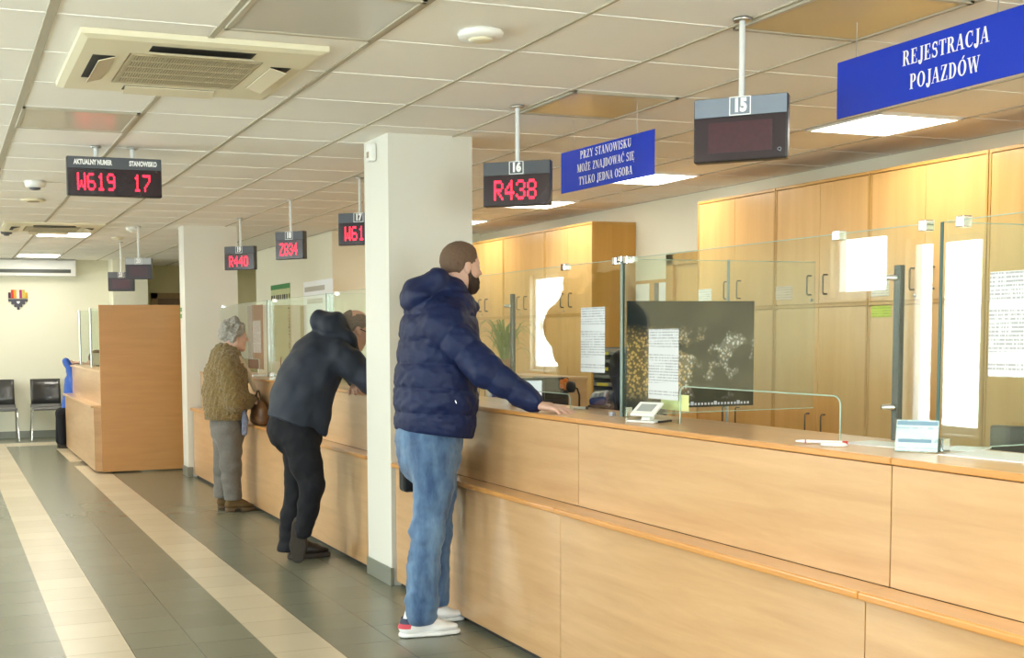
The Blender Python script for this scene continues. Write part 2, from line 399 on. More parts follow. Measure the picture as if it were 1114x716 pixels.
FRAME_W = plain('window_frame_white', (.8, .8, .79), .35, var=.02)
k = 1
for y0, y1, z0, z1 in WINL:
    o = MB(); x = XL-.12; n = 2
    for a, b in (((x, y0, z0), (x+.06, y1, z0+.06)), ((x, y0, z1-.06), (x+.06, y1, z1)), ((x, y0, z0), (x+.06, y0+.06, z1)), ((x, y1-.06, z0), (x+.06, y1, z1))): o.box(a, b, .006)
    if y1-y0 > 1.2:
        ym = y0+(y1-y0)*.5; o.box((x, ym-.05, z0), (x+.06, ym+.05, z1), .006)
    w = struct(o, 'window_%d' % k, FRAME_W)
    g = MB(); g.box((x+.025, y0+.05, z0+.05), (x+.033, y1-.05, z1-.05)); g.build('pane', GLASS, w)['kind'] = 'structure'
    s = MB(); s.box((XL-.19, y0-.02, z0-.03), (XL+.09, y1+.02, z0-.001), .008); s.build('window_sill', FRAME_W, w)
    k += 1
for x0, x1, z0, z1 in WINB:
    o = MB(); y = YB-.12
    for a, b in (((x0, y, z0), (x1, y+.06, z0+.06)), ((x0, y, z1-.06), (x1, y+.06, z1)), ((x0, y, z0), (x0+.06, y+.06, z1)), ((x1-.06, y, z0), (x1, y+.06, z1))): o.box(a, b, .006)
    xm = (x0+x1)/2; o.box((xm-.05, y, z0), (xm+.05, y+.06, z1), .006)
    w = struct(o, 'window_%d' % k, FRAME_W)
    g = MB(); g.box((x0+.05, y+.025, z0+.05), (x1-.05, y+.033, z1-.05)); g.build('pane', GLASS, w)['kind'] = 'structure'
    k += 1
# columns and the office partition
wall('wall_column', (2.40, 6.49, 0), (2.92, 6.90, ZC), COLUMN)
wall('wall_pillar', (2.365, 12.45, 0), (2.92, 12.72, ZC), COLUMN)
wall('wall_light_block', (2.70, 18.551, 0), (2.859, 19.65, ZC))  # unseen wall added to block sky light leaking into the corridor
wall('wall_end', (XL, 20.2, 0), (XR+.15, 20.3, ZC))
wall('wall_partition', (4.03, 12.68, 0), (XR, 16.1, ZC))
wall('wall_niche', (2.36, 17.9, 0), (2.86, YF-.001, ZC))
wall('wall_corridor', (2.86, 19.5, 0), (XR, 19.65, ZC), plain('corridor_paint', (.5, .46, .26), .8))
def skirt(name, pts):
    o = MB()
    for a, b in pts: o.box(a, b, .003)
    struct(o, name, BASEB)
skirt('baseboard_column', [((2.388, 6.478, 0), (2.3995, 6.9, .105)), ((2.4, 6.478, 0), (2.41, 6.4895, .105))])
skirt('baseboard_pillar', [((2.353, 12.438, 0), (2.3645, 12.72, .1)), ((2.3645, 12.438, 0), (2.41, 12.4495, .1))])
skirt('baseboard_far', [((XL, YF-.012, 0), (2.35, YF-.001, .1))])
# corridor door frame far away, office door in the right wall
BROWN = wood('dark_door_wood', (.10, .055, .02), (.14, .075, .03), (8, 8, .6), .4, 1.5)
mb = MB(); mb.box((3.16, 19.44, 0), (3.26, 19.499, 2.15)); mb.box((3.16, 19.44, 2.06), (4.3, 19.499, 2.15)); mb.box((4.2, 19.44, 0), (4.3, 19.499, 2.15))
d = struct(mb, 'door_1', wood('door_frame_brown', (.22, .13, .04), (.28, .17, .06), (8, 8, .6), .4, 1.5))
mb = MB(); mb.box((3.26, 19.46, .01), (4.2, 19.495, 2.06), .004); mb.build('door_leaf', BROWN, d)['kind'] = 'structure'
mb = MB(); mb.box((5.72, 8.66, 0), (5.799, 8.76, 2.1)); mb.box((5.72, 7.86, 0), (5.799, 7.96, 2.1)); mb.box((5.72, 7.86, 2.01), (5.799, 8.76, 2.1))
d = struct(mb, 'door_2', CAB_EDGE)
mb = MB(); mb.box((5.75, 7.96, .01), (5.795, 8.66, 2.01), .004); mb.build('door_leaf', CAB, d)['kind'] = 'structure'
mb = MB(); mb.tube([(5.75, 8.58, 1.04), (5.70, 8.58, 1.04), (5.70, 8.48, 1.04)], .009); mb.build('door_handle', STEEL, d)

# ------------------------------------------------------------------ ceiling fixtures
LAMP_ON = emit('lamp_diffuser_lit', (1.0, .95, .86), 10.0, (.8, .8, .8))
LAMP_ON_H = emit('lamp_diffuser_lit_white', (1.0, .94, .84), 14.0, (.8, .8, .8))
LAMP_OFF = plain('lamp_diffuser_off', (.60, .54, .42), .25, var=.04, nscale=2)
LAMP_OFF_G = plain('lamp_diffuser_off_grey', (.56, .54, .49), .25, var=.04, nscale=2)
LAMP_OFF_T = plain('lamp_diffuser_off_reflected_orange', (.60, .48, .27), .25, var=.05, nscale=2)  # tan base colour stands in for orange reflected on the panel
def ceiling_lamp(cx, cy, label, on=None, off=LAMP_OFF, group=None):
    x0, y0 = cx+.012, cy+.008; x1, y1 = cx+.588, cy+.592
    t = thing('ceiling_light', label, 'ceiling light', (cx+.3, cy+.3, ZC), group=group)
    m = MB(); z0, z1 = ZC-.014, ZC-.001
    for a, b in (((x0, y0, z0), (x1, y0+.022, z1)), ((x0, y1-.022, z0), (x1, y1, z1)), ((x0, y0, z0), (x0+.022, y1, z1)), ((x1-.022, y0, z0), (x1, y1, z1))): m.box(a, b, .003)
    m.build('frame', TEE if on else RUNNER, t)
    m = MB(); m.box((x0+.02, y0+.02, ZC-.009), (x1-.02, y1-.02, ZC-.003)); m.build('diffuser', on or off, t)
    return t
G = .4024
def cellx(i): return .4024+.6*i
def celly(j): return 3.8827+.6*j
ceiling_lamp(cellx(7), celly(2), 'lit square ceiling light nearest, partly hidden by the blue REJESTRACJA POJAZDÓW sign', LAMP_ON)
ceiling_lamp(cellx(7), celly(6), 'lit square ceiling light peeking out right of the three-line blue sign', LAMP_ON)
ceiling_lamp(cellx(7), celly(9), 'lit ceiling light just right of the number 16 display', LAMP_ON)
ceiling_lamp(cellx(7), celly(12), 'small far lit ceiling light beside the edge of the big column', LAMP_ON)
ceiling_lamp(cellx(1), celly(16), 'lit ceiling light in front of the wall air conditioner, nearer of two', LAMP_ON_H)
ceiling_lamp(cellx(1), celly(22), 'lit ceiling light right above the wall air conditioner, farther of two', LAMP_ON_H)
ceiling_lamp(cellx(1), celly(0), 'unlit grey ceiling light panel at the top edge near the ceiling air conditioner', None, LAMP_OFF_G)
ceiling_lamp(cellx(0), celly(4), 'unlit ceiling light panel above the W619 display catching its red glow', None, LAMP_OFF)
ceiling_lamp(cellx(4), celly(2), 'unlit ceiling light panel painted tan for reflected orange, above the number 16 display', None, LAMP_OFF_T)
ceiling_lamp(cellx(4), celly(-1), 'unlit ceiling light panel painted tan for reflected orange, beside the rod of the number 15 display', None, LAMP_OFF_T)
ceiling_lamp(cellx(7), celly(23), 'added square ceiling light brightening the far corridor, hidden behind the pillar', LAMP_ON)  # unseen lamp added to lift the dark corridor
for i, j in ((-2, 6), (-2, 10), (-2, 14), (-2, 18), (-4, 8), (-4, 12), (-4, 17)):  # unseen lamps added to brighten the far hall and floor
    ceiling_lamp(cellx(i), celly(j), 'added square ceiling light brightening the hall from beyond the left edge of the view', LAMP_ON_H, group='added ceiling lights beyond the left edge')
for i, j in ((1, -4), (4, -5), (1, -9), (7, -2), (7, -7), (-2, -3), (4, -9)):  # unseen lit lamps added as extra light on the near hall
    ceiling_lamp(cellx(i), celly(j), 'added square ceiling light brightening the hall from behind the camera', LAMP_ON_H if i < 7 else LAMP_ON, group='added ceiling lights behind the camera')

# cassette air conditioner
def cassette(x0, x1, y0, y1, label):
    t = thing('ceiling_air_conditioner', label, 'air conditioner', ((x0+x1)/2, (y0+y1)/2, ZC))
    m = MB(); zb = ZC-.032; iw = .15
    cx, cy = (x0+x1)/2, (y0+y1)/2; hx, hy = (x1-x0)/2, (y1-y0)/2
    # panel ring built from four trapezoids: outer edge thin, slopes in to the grille field
    o = [(cx-hx, cy-hy), (cx+hx, cy-hy), (cx+hx, cy+hy), (cx-hx, cy+hy)]
    i_ = [(cx-hx*.94, cy-hy*.94), (cx+hx*.94, cy-hy*.94), (cx+hx*.94, cy+hy*.94), (cx-hx*.94, cy+hy*.94)]
    g = [(cx-hx*.56, cy-hy*.56), (cx+hx*.56, cy-hy*.56), (cx+hx*.56, cy+hy*.56), (cx-hx*.56, cy+hy*.56)]
    vs = [(a, b, ZC-.001) for a, b in o]+[(a, b, ZC-.022) for a, b in o]+[(a, b, zb) for a, b in i_]+[(a, b, zb) for a, b in g]+[(a, b, ZC-.02) for a, b in g]
    fs = []
    for L in range(4):
        for q in range(4):
            q2 = (q+1) % 4; fs.append((L*4+q, L*4+q2, L*4+4+q2, L*4+4+q))
    fs.append((16, 17, 18, 19)); m.add(vs, fs)
    m.build('panel', CREAM_PL, t)
    # return grille
    m = MB(); gx0, gx1, gy0, gy1 = cx-hx*.52, cx+hx*.52, cy-hy*.52, cy+hy*.52
    m.mat(1); m.box((gx0, gy0, zb+.010), (gx1, gy1, zb+.014)); m.mat(0)
    n = 46
    for q in range(n): 
        xx = gx0+(gx1-gx0)*(q+.5)/n; m.box((xx-.0032, gy0, zb-.002), (xx+.0032, gy1, zb+.010))
    for q in range(6):
        yy = gy0+(gy1-gy0)*q/5; m.box((gx0, yy-.005, zb-.004), (gx1, yy+.005, zb+.010))
    m.box((gx0-.012, gy0-.012, zb-.003), (gx0, gy1+.012, zb+.01)); m.box((gx1, gy0-.012, zb-.003), (gx1+.012, gy1+.012, zb+.01))
    m.build('grille', [plain('grille_cream', (.46, .39, .25), .5), plain('grille_shadow', (.13, .10, .06), .8)], t)
    # four outlet slots with tilted flaps
    for side in range(4):
        m = MB(); f = MB()
        L = .34*(hx if side % 2 == 0 else hy)*1.25; d0, d1 = (.66, .84)
        hh = hy if side % 2 == 0 else hx; s = -1 if side in (0, 3) else 1
        a0, a1 = s*hh*d0, s*hh*d1
        if side % 2 == 0:
            m.box((cx-L, cy+a0, zb-.0015), (cx+L, cy+a1, zb+.002)); fl = [(cx-L*.98, cy+a0, zb-.002), (cx+L*.98, cy+a0, zb-.002), (cx+L*.98, cy+a0+(a1-a0)*.75, zb-.02), (cx-L*.98, cy+a0+(a1-a0)*.75, zb-.02)]
        else:
            m.box((cx+a0, cy-L, zb-.0015), (cx+a1, cy+L, zb+.002)); fl = [(cx+a0, cy-L*.98, zb-.002), (cx+a0, cy+L*.98, zb-.002), (cx+a0+(a1-a0)*.75, cy+L*.98, zb-.02), (cx+a0+(a1-a0)*.75, cy-L*.98, zb-.02)]
        m.build('outlet_slot', DARK, t)
        v2 = [(a, b, c-.004) for a, b, c in fl]
        f.add(fl+v2, [(0, 1, 2, 3), (7, 6, 5, 4), (0, 4, 5, 1), (1, 5, 6, 2), (2, 6, 7, 3), (3, 7, 4, 0)]); f.build('flap', plain('flap_cream', (.66, .58, .42), .45), t)
    return t
cassette(.52, 1.475, 4.64, 5.66, 'large cream cassette air conditioner set in the ceiling, nearest')
cassette(.62, 1.58, 12.4, 13.35, 'far cream cassette air conditioner in the ceiling before the lit light')

# detectors and small round ceiling devices
def round_device(name, x, y, r, h, label, cat, m=WHITE_PL, m2=None):
    t = thing(name, label, cat, (x, y, ZC))
    a = MB(); a.lathe([(r*.96, ZC-.001), (r, ZC-h*.25), (r*.93, ZC-h*.7), (r*.6, ZC-h*.78), (r*.55, ZC-h*.8)], (x, y, 0), 28); a.build('housing', m, t)
    b = MB(); b.lathe([(r*.52, ZC-h*.78), (r*.5, ZC-h), (r*.3, ZC-h*1.08), (.002, ZC-h*1.1)], (x, y, 0), 24); b.build('sensor_cap', m2 or m, t)
    return t
round_device('smoke_detector', 1.945, 4.24, .088, .035, 'round cream smoke detector on the ceiling between the column and the top edge', 'smoke detector', WHITE_PL, CREAM_PL)
p = onz(38, 197, ZC); round_device('smoke_detector', p[0], p[1], .075, .06, 'white smoke detector on the ceiling left of the W619 display', 'smoke detector', WHITE_PL, GREY_PL)
p = onz(36, 217, ZC); round_device('ceiling_speaker', p[0], p[1], .10, .02, 'flat round ceiling disc just below the white detector, left of the W619 display', 'ceiling device', CREAM_PL, plain('disc_tan', (.35, .28, .16), .6))
p = onz(145, 248, ZC); round_device('ceiling_sensor', p[0]-.03, p[1]-.1, .06, .05, 'small white ceiling sensor above the unlit number 20 display', 'sensor')
p = onz(128, 258, ZC); round_device('ceiling_sensor', p[0], p[1], .07, .03, 'small cream ceiling sensor left of the unlit displays', 'sensor', CREAM_PL)
p = onz(7, 251, ZC); round_device('ceiling_spotlight', p[0], p[1], .06, .05, 'dark round ceiling fitting at the left edge', 'ceiling fitting', GREY_PL)
# alarm box high on the column's hall face
t = thing('motion_sensor', 'small white sensor box high on the left face of the big column', 'sensor', (2.399, 6.71, 2.51))
mb = MB(); mb.box((2.355, 6.675, 2.455), (2.399, 6.745, 2.56), .012, 3); mb.build('housing', WHITE_PL, t)
mb = MB(); mb.box((2.351, 6.69, 2.475), (2.356, 6.72, 2.51), .002); mb.build('lens', plain('lens_tan', (.35, .27, .17), .3), t)

# ------------------------------------------------------------------ number displays
LED_ON = emit('led_red', (1.0, .010, .034), 3.4)
SCREEN = plain('display_screen', (.022, .008, .012), .2, var=.15, nscale=3)
SCREEN_IDLE = plain('display_screen_idle', (.018, .007, .012), .3, var=.35, nscale=2.5)
HEADER = plain('display_header', (.075, .082, .095), .45)
LED_IDLE = plain('led_field_idle', (.05, .010, .018), .35, var=.3, nscale=60)
HEADER_P = plain('display_header_pale', (.42, .44, .46), .4)
HEADER_L = plain('display_header_light', (.20, .24, .30), .45)
def led_polys(txt, x0, zc, hgt, adv=.86):
    """5x7 dot matrix as small round dots"""
    o = MB(); u = hgt/7; x = x0
    for ch in txt:
        if ch == ' ': x += u*6; continue
        b = LED[ch]
        for r in range(7):
            for c in range(5):
                if b[r*5+c] == '1':
                    px, pz = x+(c+.5)*u, zc+hgt/2-(r+.5)*u
                    vs = [(px+u*.56*math.cos(2*PI*k/8), 0, pz+u*.56*math.sin(2*PI*k/8)) for k in range(8)]
                    o.add(vs, [tuple(range(8))])
        x += u*6
    return o, x-u*.9
def shift(o, dx, dy, dz=0):
    o.v = [(a+dx, b+dy, c+dz) for a, b, c in o.v]; return o
def display(px, py, ztop, zbot, wid, deg, num, led, label, light=False, rods=(0,), dx=0.0, wide=False, numpos=0.0, idle=False):
    t = thing('number_display', label, 'number display', (px, py, ZC), math.radians(deg), local=True)
    zt, zb = ztop-ZC, zbot-ZC; h = zt-zb; x0, x1 = -wid/2+dx, wid/2+dx; dep = .055
    o = MB(); o.box((x0, -dep/2, zb), (x1, dep/2, zt), .006); o.build('housing', BLACK_PL, t)
    zs = zt-h*(.30 if not wide else .30)
    o = MB(); o.box((x0+.004, -dep/2-.004, zs), (x1-.004, -dep/2-.0005, zt-.003), .001); o.build('header', HEADER_P if light == 'pale' else HEADER_L if light else HEADER, t)
    scr = MB(); scr.box((x0+.006, -dep/2-.003, zb+.004), (x1-.006, -dep/2-.0005, zs-.002), .001); scr.mat(1)
    if led:
        lh = h*.44; zc = (zs+zb)/2+.002
        if wide:
            for s_, f0, f1 in ((led[0], .105, .50), (led[1], .695, .875)):
                a, e = led_polys(s_, 0, zc, lh); q = wid*(f1-f0)/e
                scr.add([(x0+wid*f0+v[0]*q, -dep/2-.0036, v[2]) for v in a.v], a.f)
        else:
            a, e = led_polys(led, 0, zc, lh); s = wid*.63/e
            scr.add([((v[0]-e/2)*s+dx-.006, -dep/2-.0036, v[2]) for v in a.v], a.f)
    if idle: scr.mat(2); scr.box((x0+wid*.16, -dep/2-.0034, zb+h*.14), (x1-wid*.16, -dep/2-.003, zs-h*.09))
    scr.build('screen', [SCREEN_IDLE if idle else SCREEN, LED_ON, LED_IDLE], t)
    if num:
        o = MB(); vs, fs = text_geo(num, h*.27, .78, bold=.004); zc = (zs+zt)/2
        o.add([(x+numpos+dx, -dep/2-.0055, z+zc) for x, z in vs], fs)
        bw, bh, th = h*.165, h*.145, .0035
        for a, b in (((-bw, bh-th), (bw, bh)), ((-bw, -bh), (bw, -bh+th)), ((-bw, -bh), (-bw+th, bh)), ((bw-th, -bh), (bw, bh))):
            o.add([(a[0]+numpos+dx, -dep/2-.0052, a[1]+zc), (b[0]+numpos+dx, -dep/2-.0052, a[1]+zc), (b[0]+numpos+dx, -dep/2-.0052, b[1]+zc), (a[0]+numpos+dx, -dep/2-.0052, b[1]+zc)], [(0, 1, 2, 3)])
        o.build('counter_number', WHITE_PAINT, t)
    if wide:
        o = MB()
        for s, xc, sx in (('AKTUALNY NUMER', x0+wid*.27, .62), ('STANOWISKO', x0+wid*.80, .62)):
            vs, fs = text_geo(s, h*.175, sx, bold=.002); o.add([(x+xc, -dep/2-.0055, z+(zs+zt)/2) for x, z in vs], fs)
        o.build('header_lettering', WHITE_PAINT, t)
    for r in rods:
        o = MB(); o.tube([(r, 0, zt-.004), (r, 0, -.006)], .011 if not wide else .014); o.build('rod', plain('rod_white', (.72, .73, .72), .4) if 'rod_white' not in MATS else MATS['rod_white'], t)
        o = MB(); o.lathe([(.03, -.012), (.034, -.008), (.034, -.001)], (r, 0, 0), 20); o.build('ceiling_flange', STEEL, t)
    return t
d15 = display(2.77, 3.755, 2.305, 2.073, .335, -46, '15', None, 'unlit display numbered 15 hanging from the ceiling, nearest and largest', True, idle=True)
o = MB(); vs, fs = text_geo('Q', .018, 1.1)
o.add([(x+.14, -.0275-.0055, z+(2.105-ZC)) for x, z in vs], fs); o.build('maker_mark', plain('mark_grey', (.25, .28, .35), .5), d15)
display(2.741, 5.535, 2.312, 2.09, .345, -39, '16', 'R438', 'display numbered 16 showing red R438, right of the big column')
display(2.873, 8.36, 2.333, 2.102, .33, -42, '17', 'W619', 'display numbered 17 showing red W6, half hidden by the big column')
display(2.78, 9.88, 2.322, 2.09, .285, -50, '18', 'Z834', 'display numbered 18 showing red Z834, behind the leaning man')
display(2.74, 11.536, 2.316, 2.09, .335, -44, '19', 'R440', 'display numbered 19 showing red R440, above the grey-haired woman')
display(1.938, 12.665, 2.262, 2.045, .27, -18, '20', None, 'unlit pale display numbered 20 in front of the far column', 'pale', idle=True)
display(2.05, 14.774, 2.228, 2.002, .31, -14, '21', None, 'unlit dark display numbered 21, partly behind the pale one', idle=True)
display(1.01, 7.466, 2.522, 2.292, .557, 0, None, ('W619', '17'), 'wide display showing red W619 17 under the ceiling, left side', rods=(-.105, .11), wide=True)

# ------------------------------------------------------------------ blue hanging signs
def blue_sign(A, B, zt, zb, lines, label, lh, gap, cx, wires, sxs=None, ctr=None):
    """board from A (left end) to B (right end) seen from the hall"""
    A = np.array(A); B = np.array(B); L = np.linalg.norm(B-A); ang = math.atan2(B[1]-A[1], B[0]-A[0])
    t = thing('hanging_sign', label, 'sign', (A[0], A[1], zt), ang, local=True)
    h = zt-zb
    o = MB(); o.box((0, 0, -h), (L, .006, 0), .001); o.mat(1); n = len(lines); tot = n*lh+(n-1)*gap; z = -h/2+tot/2-lh+(ctr or 0)
    for i, s in enumerate(lines):
        polys, w = serif_line(s); k = lh*(sxs[i] if sxs else 1.0)
        for p in polys:
            o.add([((x-w/2)*k+cx, -.0012, y*lh+z) for x, y in p], [tuple(range(len(p)))])
        z -= lh+gap
    o.build('board', [BLUE_SIGN, WHITE_PAINT], t)
    for wx in wires:
        o = MB(); o.tube([(wx, .003, -.012), (wx, .003, ZC-zt-.001)], .0018, 6); o.build('hanging_wire', STEEL, t)
    return t
blue_sign((3.2, 5.93), (3.25, 5.087), 2.429, 2.211, ['PRZY STANOWISKU', 'MOŻE ZNAJDOWAĆ SIĘ', 'TYLKO JEDNA OSOBA'], 'small blue sign with three lines of white capitals about one person', .042, .026, .425, (.12, .70), (.98, .93, .93), .006)
blue_sign((3.19, 3.742), (3.17, 2.60), 2.455, 2.246, ['REJESTRACJA', 'POJAZDÓW'], 'large blue sign reading REJESTRACJA POJAZDÓW at the upper right', .052, .034, .53, (.1, .75), (.92, .92), .004)
# ------------------------------------------------------------------ service counters
def counter_unit(y0, y1, label, group=None):
    t = thing('service_counter', label, 'counter', (2.66, (y0+y1)/2, 0), group=group)
    g = .0018
    o = MB(); o.box((2.42, y0+g, .03), (2.438, y1-g, .690), .0015); o.build('lower_panel', BEECH, t)
    o = MB(); o.box((2.389, y0+g*.4, .693), (2.5, y1-g*.4, .717), .006, 3); o.build('ledge', BEECH_EDGE, t)
    o = MB(); o.box((2.505, y0+g, .7195), (2.523, y1-g, 1.068), .0015); o.build('upper_panel', BEECH, t)
    o = MB(); o.mat(0); o.box((2.4985, y0+g*.4, 1.0705), (2.93, y1-g*.4, 1.09), .004, 3)
    o.build('worktop', BEECH_EDGE, t)
    o = MB(); o.box((2.5045, y0+.001, 1.0895), (2.925, y1-.001, 1.0912)); o.build('worktop_surface', BEECH_TOP, t)
    o = MB(); o.box((2.4395, y0+.001, .03), (2.90, y1-.001, .692)); o.box((2.5245, y0+.001, .69), (2.90, y1-.001, 1.0695)); o.build('carcass', DARK, t)
    o = MB(); o.box((2.45, y0, 0), (2.88, y1, .0295)); o.build('kick_plate', DARK, t)
    # ledge top is the same pale laminate as the panels
    o = MB(); o.box((2.396, y0+.001, .7165), (2.5035, y1-.001, .7182)); o.build('ledge_surface', BEECH_TOP, t)
    return t
counter_unit(2.688, 4.488, 'middle counter section of the near run, below the number 15 display')
counter_unit(.888, 2.687, 'nearest counter section at the right edge, under the white card stand')
counter_unit(-.91, .887, 'counter section outside the right edge of the view')
counter_unit(4.489, 6.47, 'counter section beside the big column, where the man in the navy jacket rests his hand')
counter_unit(6.915, 8.70, 'counter section just behind the big column, where the man in the dark jacket leans')
counter_unit(8.701, 10.50, 'counter section where the grey-haired woman stands')
counter_unit(10.501, 12.43, 'farthest counter section, ending at the far pillar')
for n, (y0, y1) in enumerate(((.3, 2.6), (2.7, 4.3), (4.6, 6.4), (7.0, 9.4), (9.5, 12.2))):
    t = thing('office_desk', 'beech office desk behind the counter, hidden below its top', 'desk', (3.4, (y0+y1)/2, 0), group='office desks behind the counter')
    o = MB(); o.box((2.97, y0, .715), (3.62, y1, .74), .004); o.build('desktop', BEECH_TOP, t)
    for yy in (y0+.03, y1-.05):
        o = MB(); o.box((3.0, yy, 0), (3.58, yy+.022, .714)); o.build('side_panel', BEECH, t)

# far service desk with the tall end panel
t = thing('service_desk', 'far stepped service desk with a tall brown end panel', 'counter', (1.95, 14.8, 0))
o = MB(); o.box((1.575, 13.13, .015), (2.52, 13.155, 1.795), .002); o.build('end_panel', BEECH_DESK, t)
o = MB(); o.box((1.50, 13.16, .03), (1.518, 14.72, .70), .0015); o.build('lower_panel', BEECH, t)
o = MB(); o.box((1.50, 14.724, .03), (1.518, 16.3, .70), .0015); o.build('lower_panel', BEECH, t)
o = MB(); o.box((1.47, 13.157, .703), (1.60, 16.33, .728), .006, 3); o.build('ledge', BEECH_TOP, t)
o = MB(); o.box((1.595, 13.16, .73), (1.612, 14.72, 1.072), .0015); o.build('upper_panel', BEECH, t)
o = MB(); o.box((1.595, 14.724, .73), (1.612, 16.3, 1.072), .0015); o.build('upper_panel', BEECH, t)
o = MB(); o.box((1.575, 13.157, 1.075), (2.05, 16.33, 1.098), .005, 3); o.build('worktop', BEECH_TOP, t)
o = MB(); o.box((1.519, 13.157, .02), (2.0, 16.3, .702)); o.box((1.613, 13.157, .69), (2.0, 16.3, 1.074)); o.build('carcass', BEECH, t)
# slim glass screens on the far desk
for yy, lab in ((14.9, 'glass screen with steel edge on the far service desk, right of two'), (16.1, 'glass screen with steel edge on the far service desk, left of two')):
    t = thing('glass_screen', lab, 'glass screen', (1.8, yy, 1.1))
    o = MB(); o.box((1.70, yy-.004, 1.1), (2.02, yy+.004, 1.80)); o.build('pane', GLASS, t)
    o = MB(); o.tube([(1.69, yy, 1.099), (1.69, yy, 1.80)], .012, 8); o.build('edge_post', STEEL, t)

# ------------------------------------------------------------------ cabinets along the office wall
def cabinet(y0, y1, label, z_top=2.425, side=False):
    x = 5.36; ym = (y0+y1)/2
    t = thing('storage_cabinet', label, 'cabinet', (5.58, ym, 0))
    o = MB()
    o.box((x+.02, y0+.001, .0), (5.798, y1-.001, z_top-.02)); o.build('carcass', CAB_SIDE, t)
    o = MB(); o.box((x-.004, y0+.001, z_top-.02), (5.798, y1-.001, z_top), .002); o.build('top_board', CAB_EDGE, t)
    o = MB(); o.box((x-.004, y0+.001, 1.605), (x+.0195, y1-.001, 1.625), .001)
    o.build('middle_rail', CAB_EDGE, t)
    for a, b in ((y0+.016, ym-.0015), (ym+.0015, y1-.016)):
        near = a < ym-.1
        for z0, z1, hz in ((1.629, z_top-.024, 1.75), (.09, 1.60, .845)):
            o = MB(); o.box((x, a, z0), (x+.018, b, z1), .0015); d = o.build('door', CAB, t)
            hy = b-.075 if near else a+.075
            o = MB(); q = .062
            o.tube([(x-.0005, hy, hz-q), (x-.028, hy, hz-q), (x-.034, hy, hz-q+.01), (x-.034, hy, hz+q-.01), (x-.028, hy, hz+q), (x-.0005, hy, hz+q)], .0055, 8); o.build('handle', plain('handle_bronze', (.16, .13, .10), .35, .8) if 'handle_bronze' not in MATS else MATS['handle_bronze'], d)
            if not near:
                o = MB(); o.lathe([(.009, 0), (.009, -.008), (.006, -.011)], (x, hy-.01, hz-q-.035), 12, 'x'); o.build('lock', STEEL, d)
    for yy in (y0+.001, y1-.0145):
        o = MB(); o.box((x-.003, yy, .0), (x+.0195, yy+.0135, z_top-.021)); o.build('side_edge', CAB_EDGE, t)
    o = MB(); o.box((x+.003, y0+.016, .0), (x+.0195, y1-.016, .087)); o.build('plinth', CAB_EDGE, t)
    return t
cabinet(4.18, 5.075, 'beech office cabinet at the right edge, behind the taped notice')
cabinet(5.08, 5.975, 'beech office cabinet with the yellow-green label, second from the right edge')
cabinet(5.98, 6.875, 'beech office cabinet third from the right edge, with a pinkish label')
cabinet(6.88, 7.78, 'beech office cabinet beside the wall gap, behind the night city calendar')
cabinet(9.36, 10.255, 'tall beech cabinet with its plain side showing, behind the first counter notice')
cabinet(10.26, 11.155, 'beech office cabinet in the middle of the group right of the big column')
cabinet(11.16, 12.06, 'beech office cabinet just right of the big column, farthest of its group')

# ------------------------------------------------------------------ glass screens on the near counter
def pane_yz(outline, x, name, parent, th=.008):
    o = MB(); o.prism(outline, x-th/2, x+th/2, 'yz'); ob = o.build(name, GLASS, parent); return ob
def edge_strip(a, b, parent, m=GLASS_EDGE_L, r=.0032):
    o = MB(); o.tube([a, b], r, 6, smooth=False); o.build('glass_edge', m, parent)
def rounded(pts): return pts
ZG0, ZG1 = 1.0915, 1.762
XG = 2.72
def clip(y, z, parent, x=XG, w=.030):
    o = MB(); o.box((x-.017, y-w/2, z-.022), (x+.017, y+w/2, z+.010), .003); o.build('clip', CHROME, parent)
def arc_pts(cy, cz, r, a0, a1, n=6):
    return [(cy+r*math.cos(math.radians(a0+(a1-a0)*k/n)), cz+r*math.sin(math.radians(a0+(a1-a0)*k/n))) for k in range(n+1)]
def front_screen(y0, y1, o0, o1, label, clips, zo=1.238):
    """front pane with a pass-through cut out of its lower edge between y=o0 and o1"""
    t = thing('glass_screen', label, 'glass screen', (XG, (y0+y1)/2, ZG0))
    out = [(y0, ZG0), (o0, ZG0)]+arc_pts(o0+.03, zo-.03, .03, 180, 90)+arc_pts(o1-.03, zo-.03, .03, 90, 0)+[(o1, ZG0), (y1, ZG0), (y1, ZG1), (y0, ZG1)]
    pane_yz(out, XG, 'pane', t)
    edge_strip((XG, y0, ZG1), (XG, y1, ZG1), t, GLASS_EDGE_L, .0015)
    cut = arc_pts(o0+.03, zo-.03, .03, 180, 90)+arc_pts(o1-.03, zo-.03, .03, 90, 0)
    o = MB(); o.tube([(XG, o0, ZG0)]+[(XG, a, b) for a, b in cut]+[(XG, o1, ZG0)], .0026, 6); o.build('cut_edge', GLASS_EDGE_L, t)
    for c in clips: clip(c, ZG1, t)
    return t
front_screen(2.775, 4.47, 3.15, 4.06, 'glass counter screen with a low pass-through, in front of the night city calendar', (3.169, 2.80, 4.45))
front_screen(4.51, 6.30, 4.95, 5.60, 'glass counter screen beside the man in the navy jacket, holding the first notice', (5.0, 4.54), 1.168)
front_screen(1.0, 2.72, 1.35, 2.05, 'nearest glass counter screen at the right edge holding a printed notice', (2.66,))
for y0, y1, o0, o1, lab in ((6.95, 8.60, 7.2, 8.1, 'glass counter screen in front of the leaning man'), (8.64, 10.35, 9.0, 9.9, 'glass counter screen in front of the grey-haired woman'), (10.39, 12.40, 10.8, 11.7, 'farthest glass counter screen, next to the far pillar')):
    front_screen(y0, y1, o0, o1, lab, (y1-.12,))
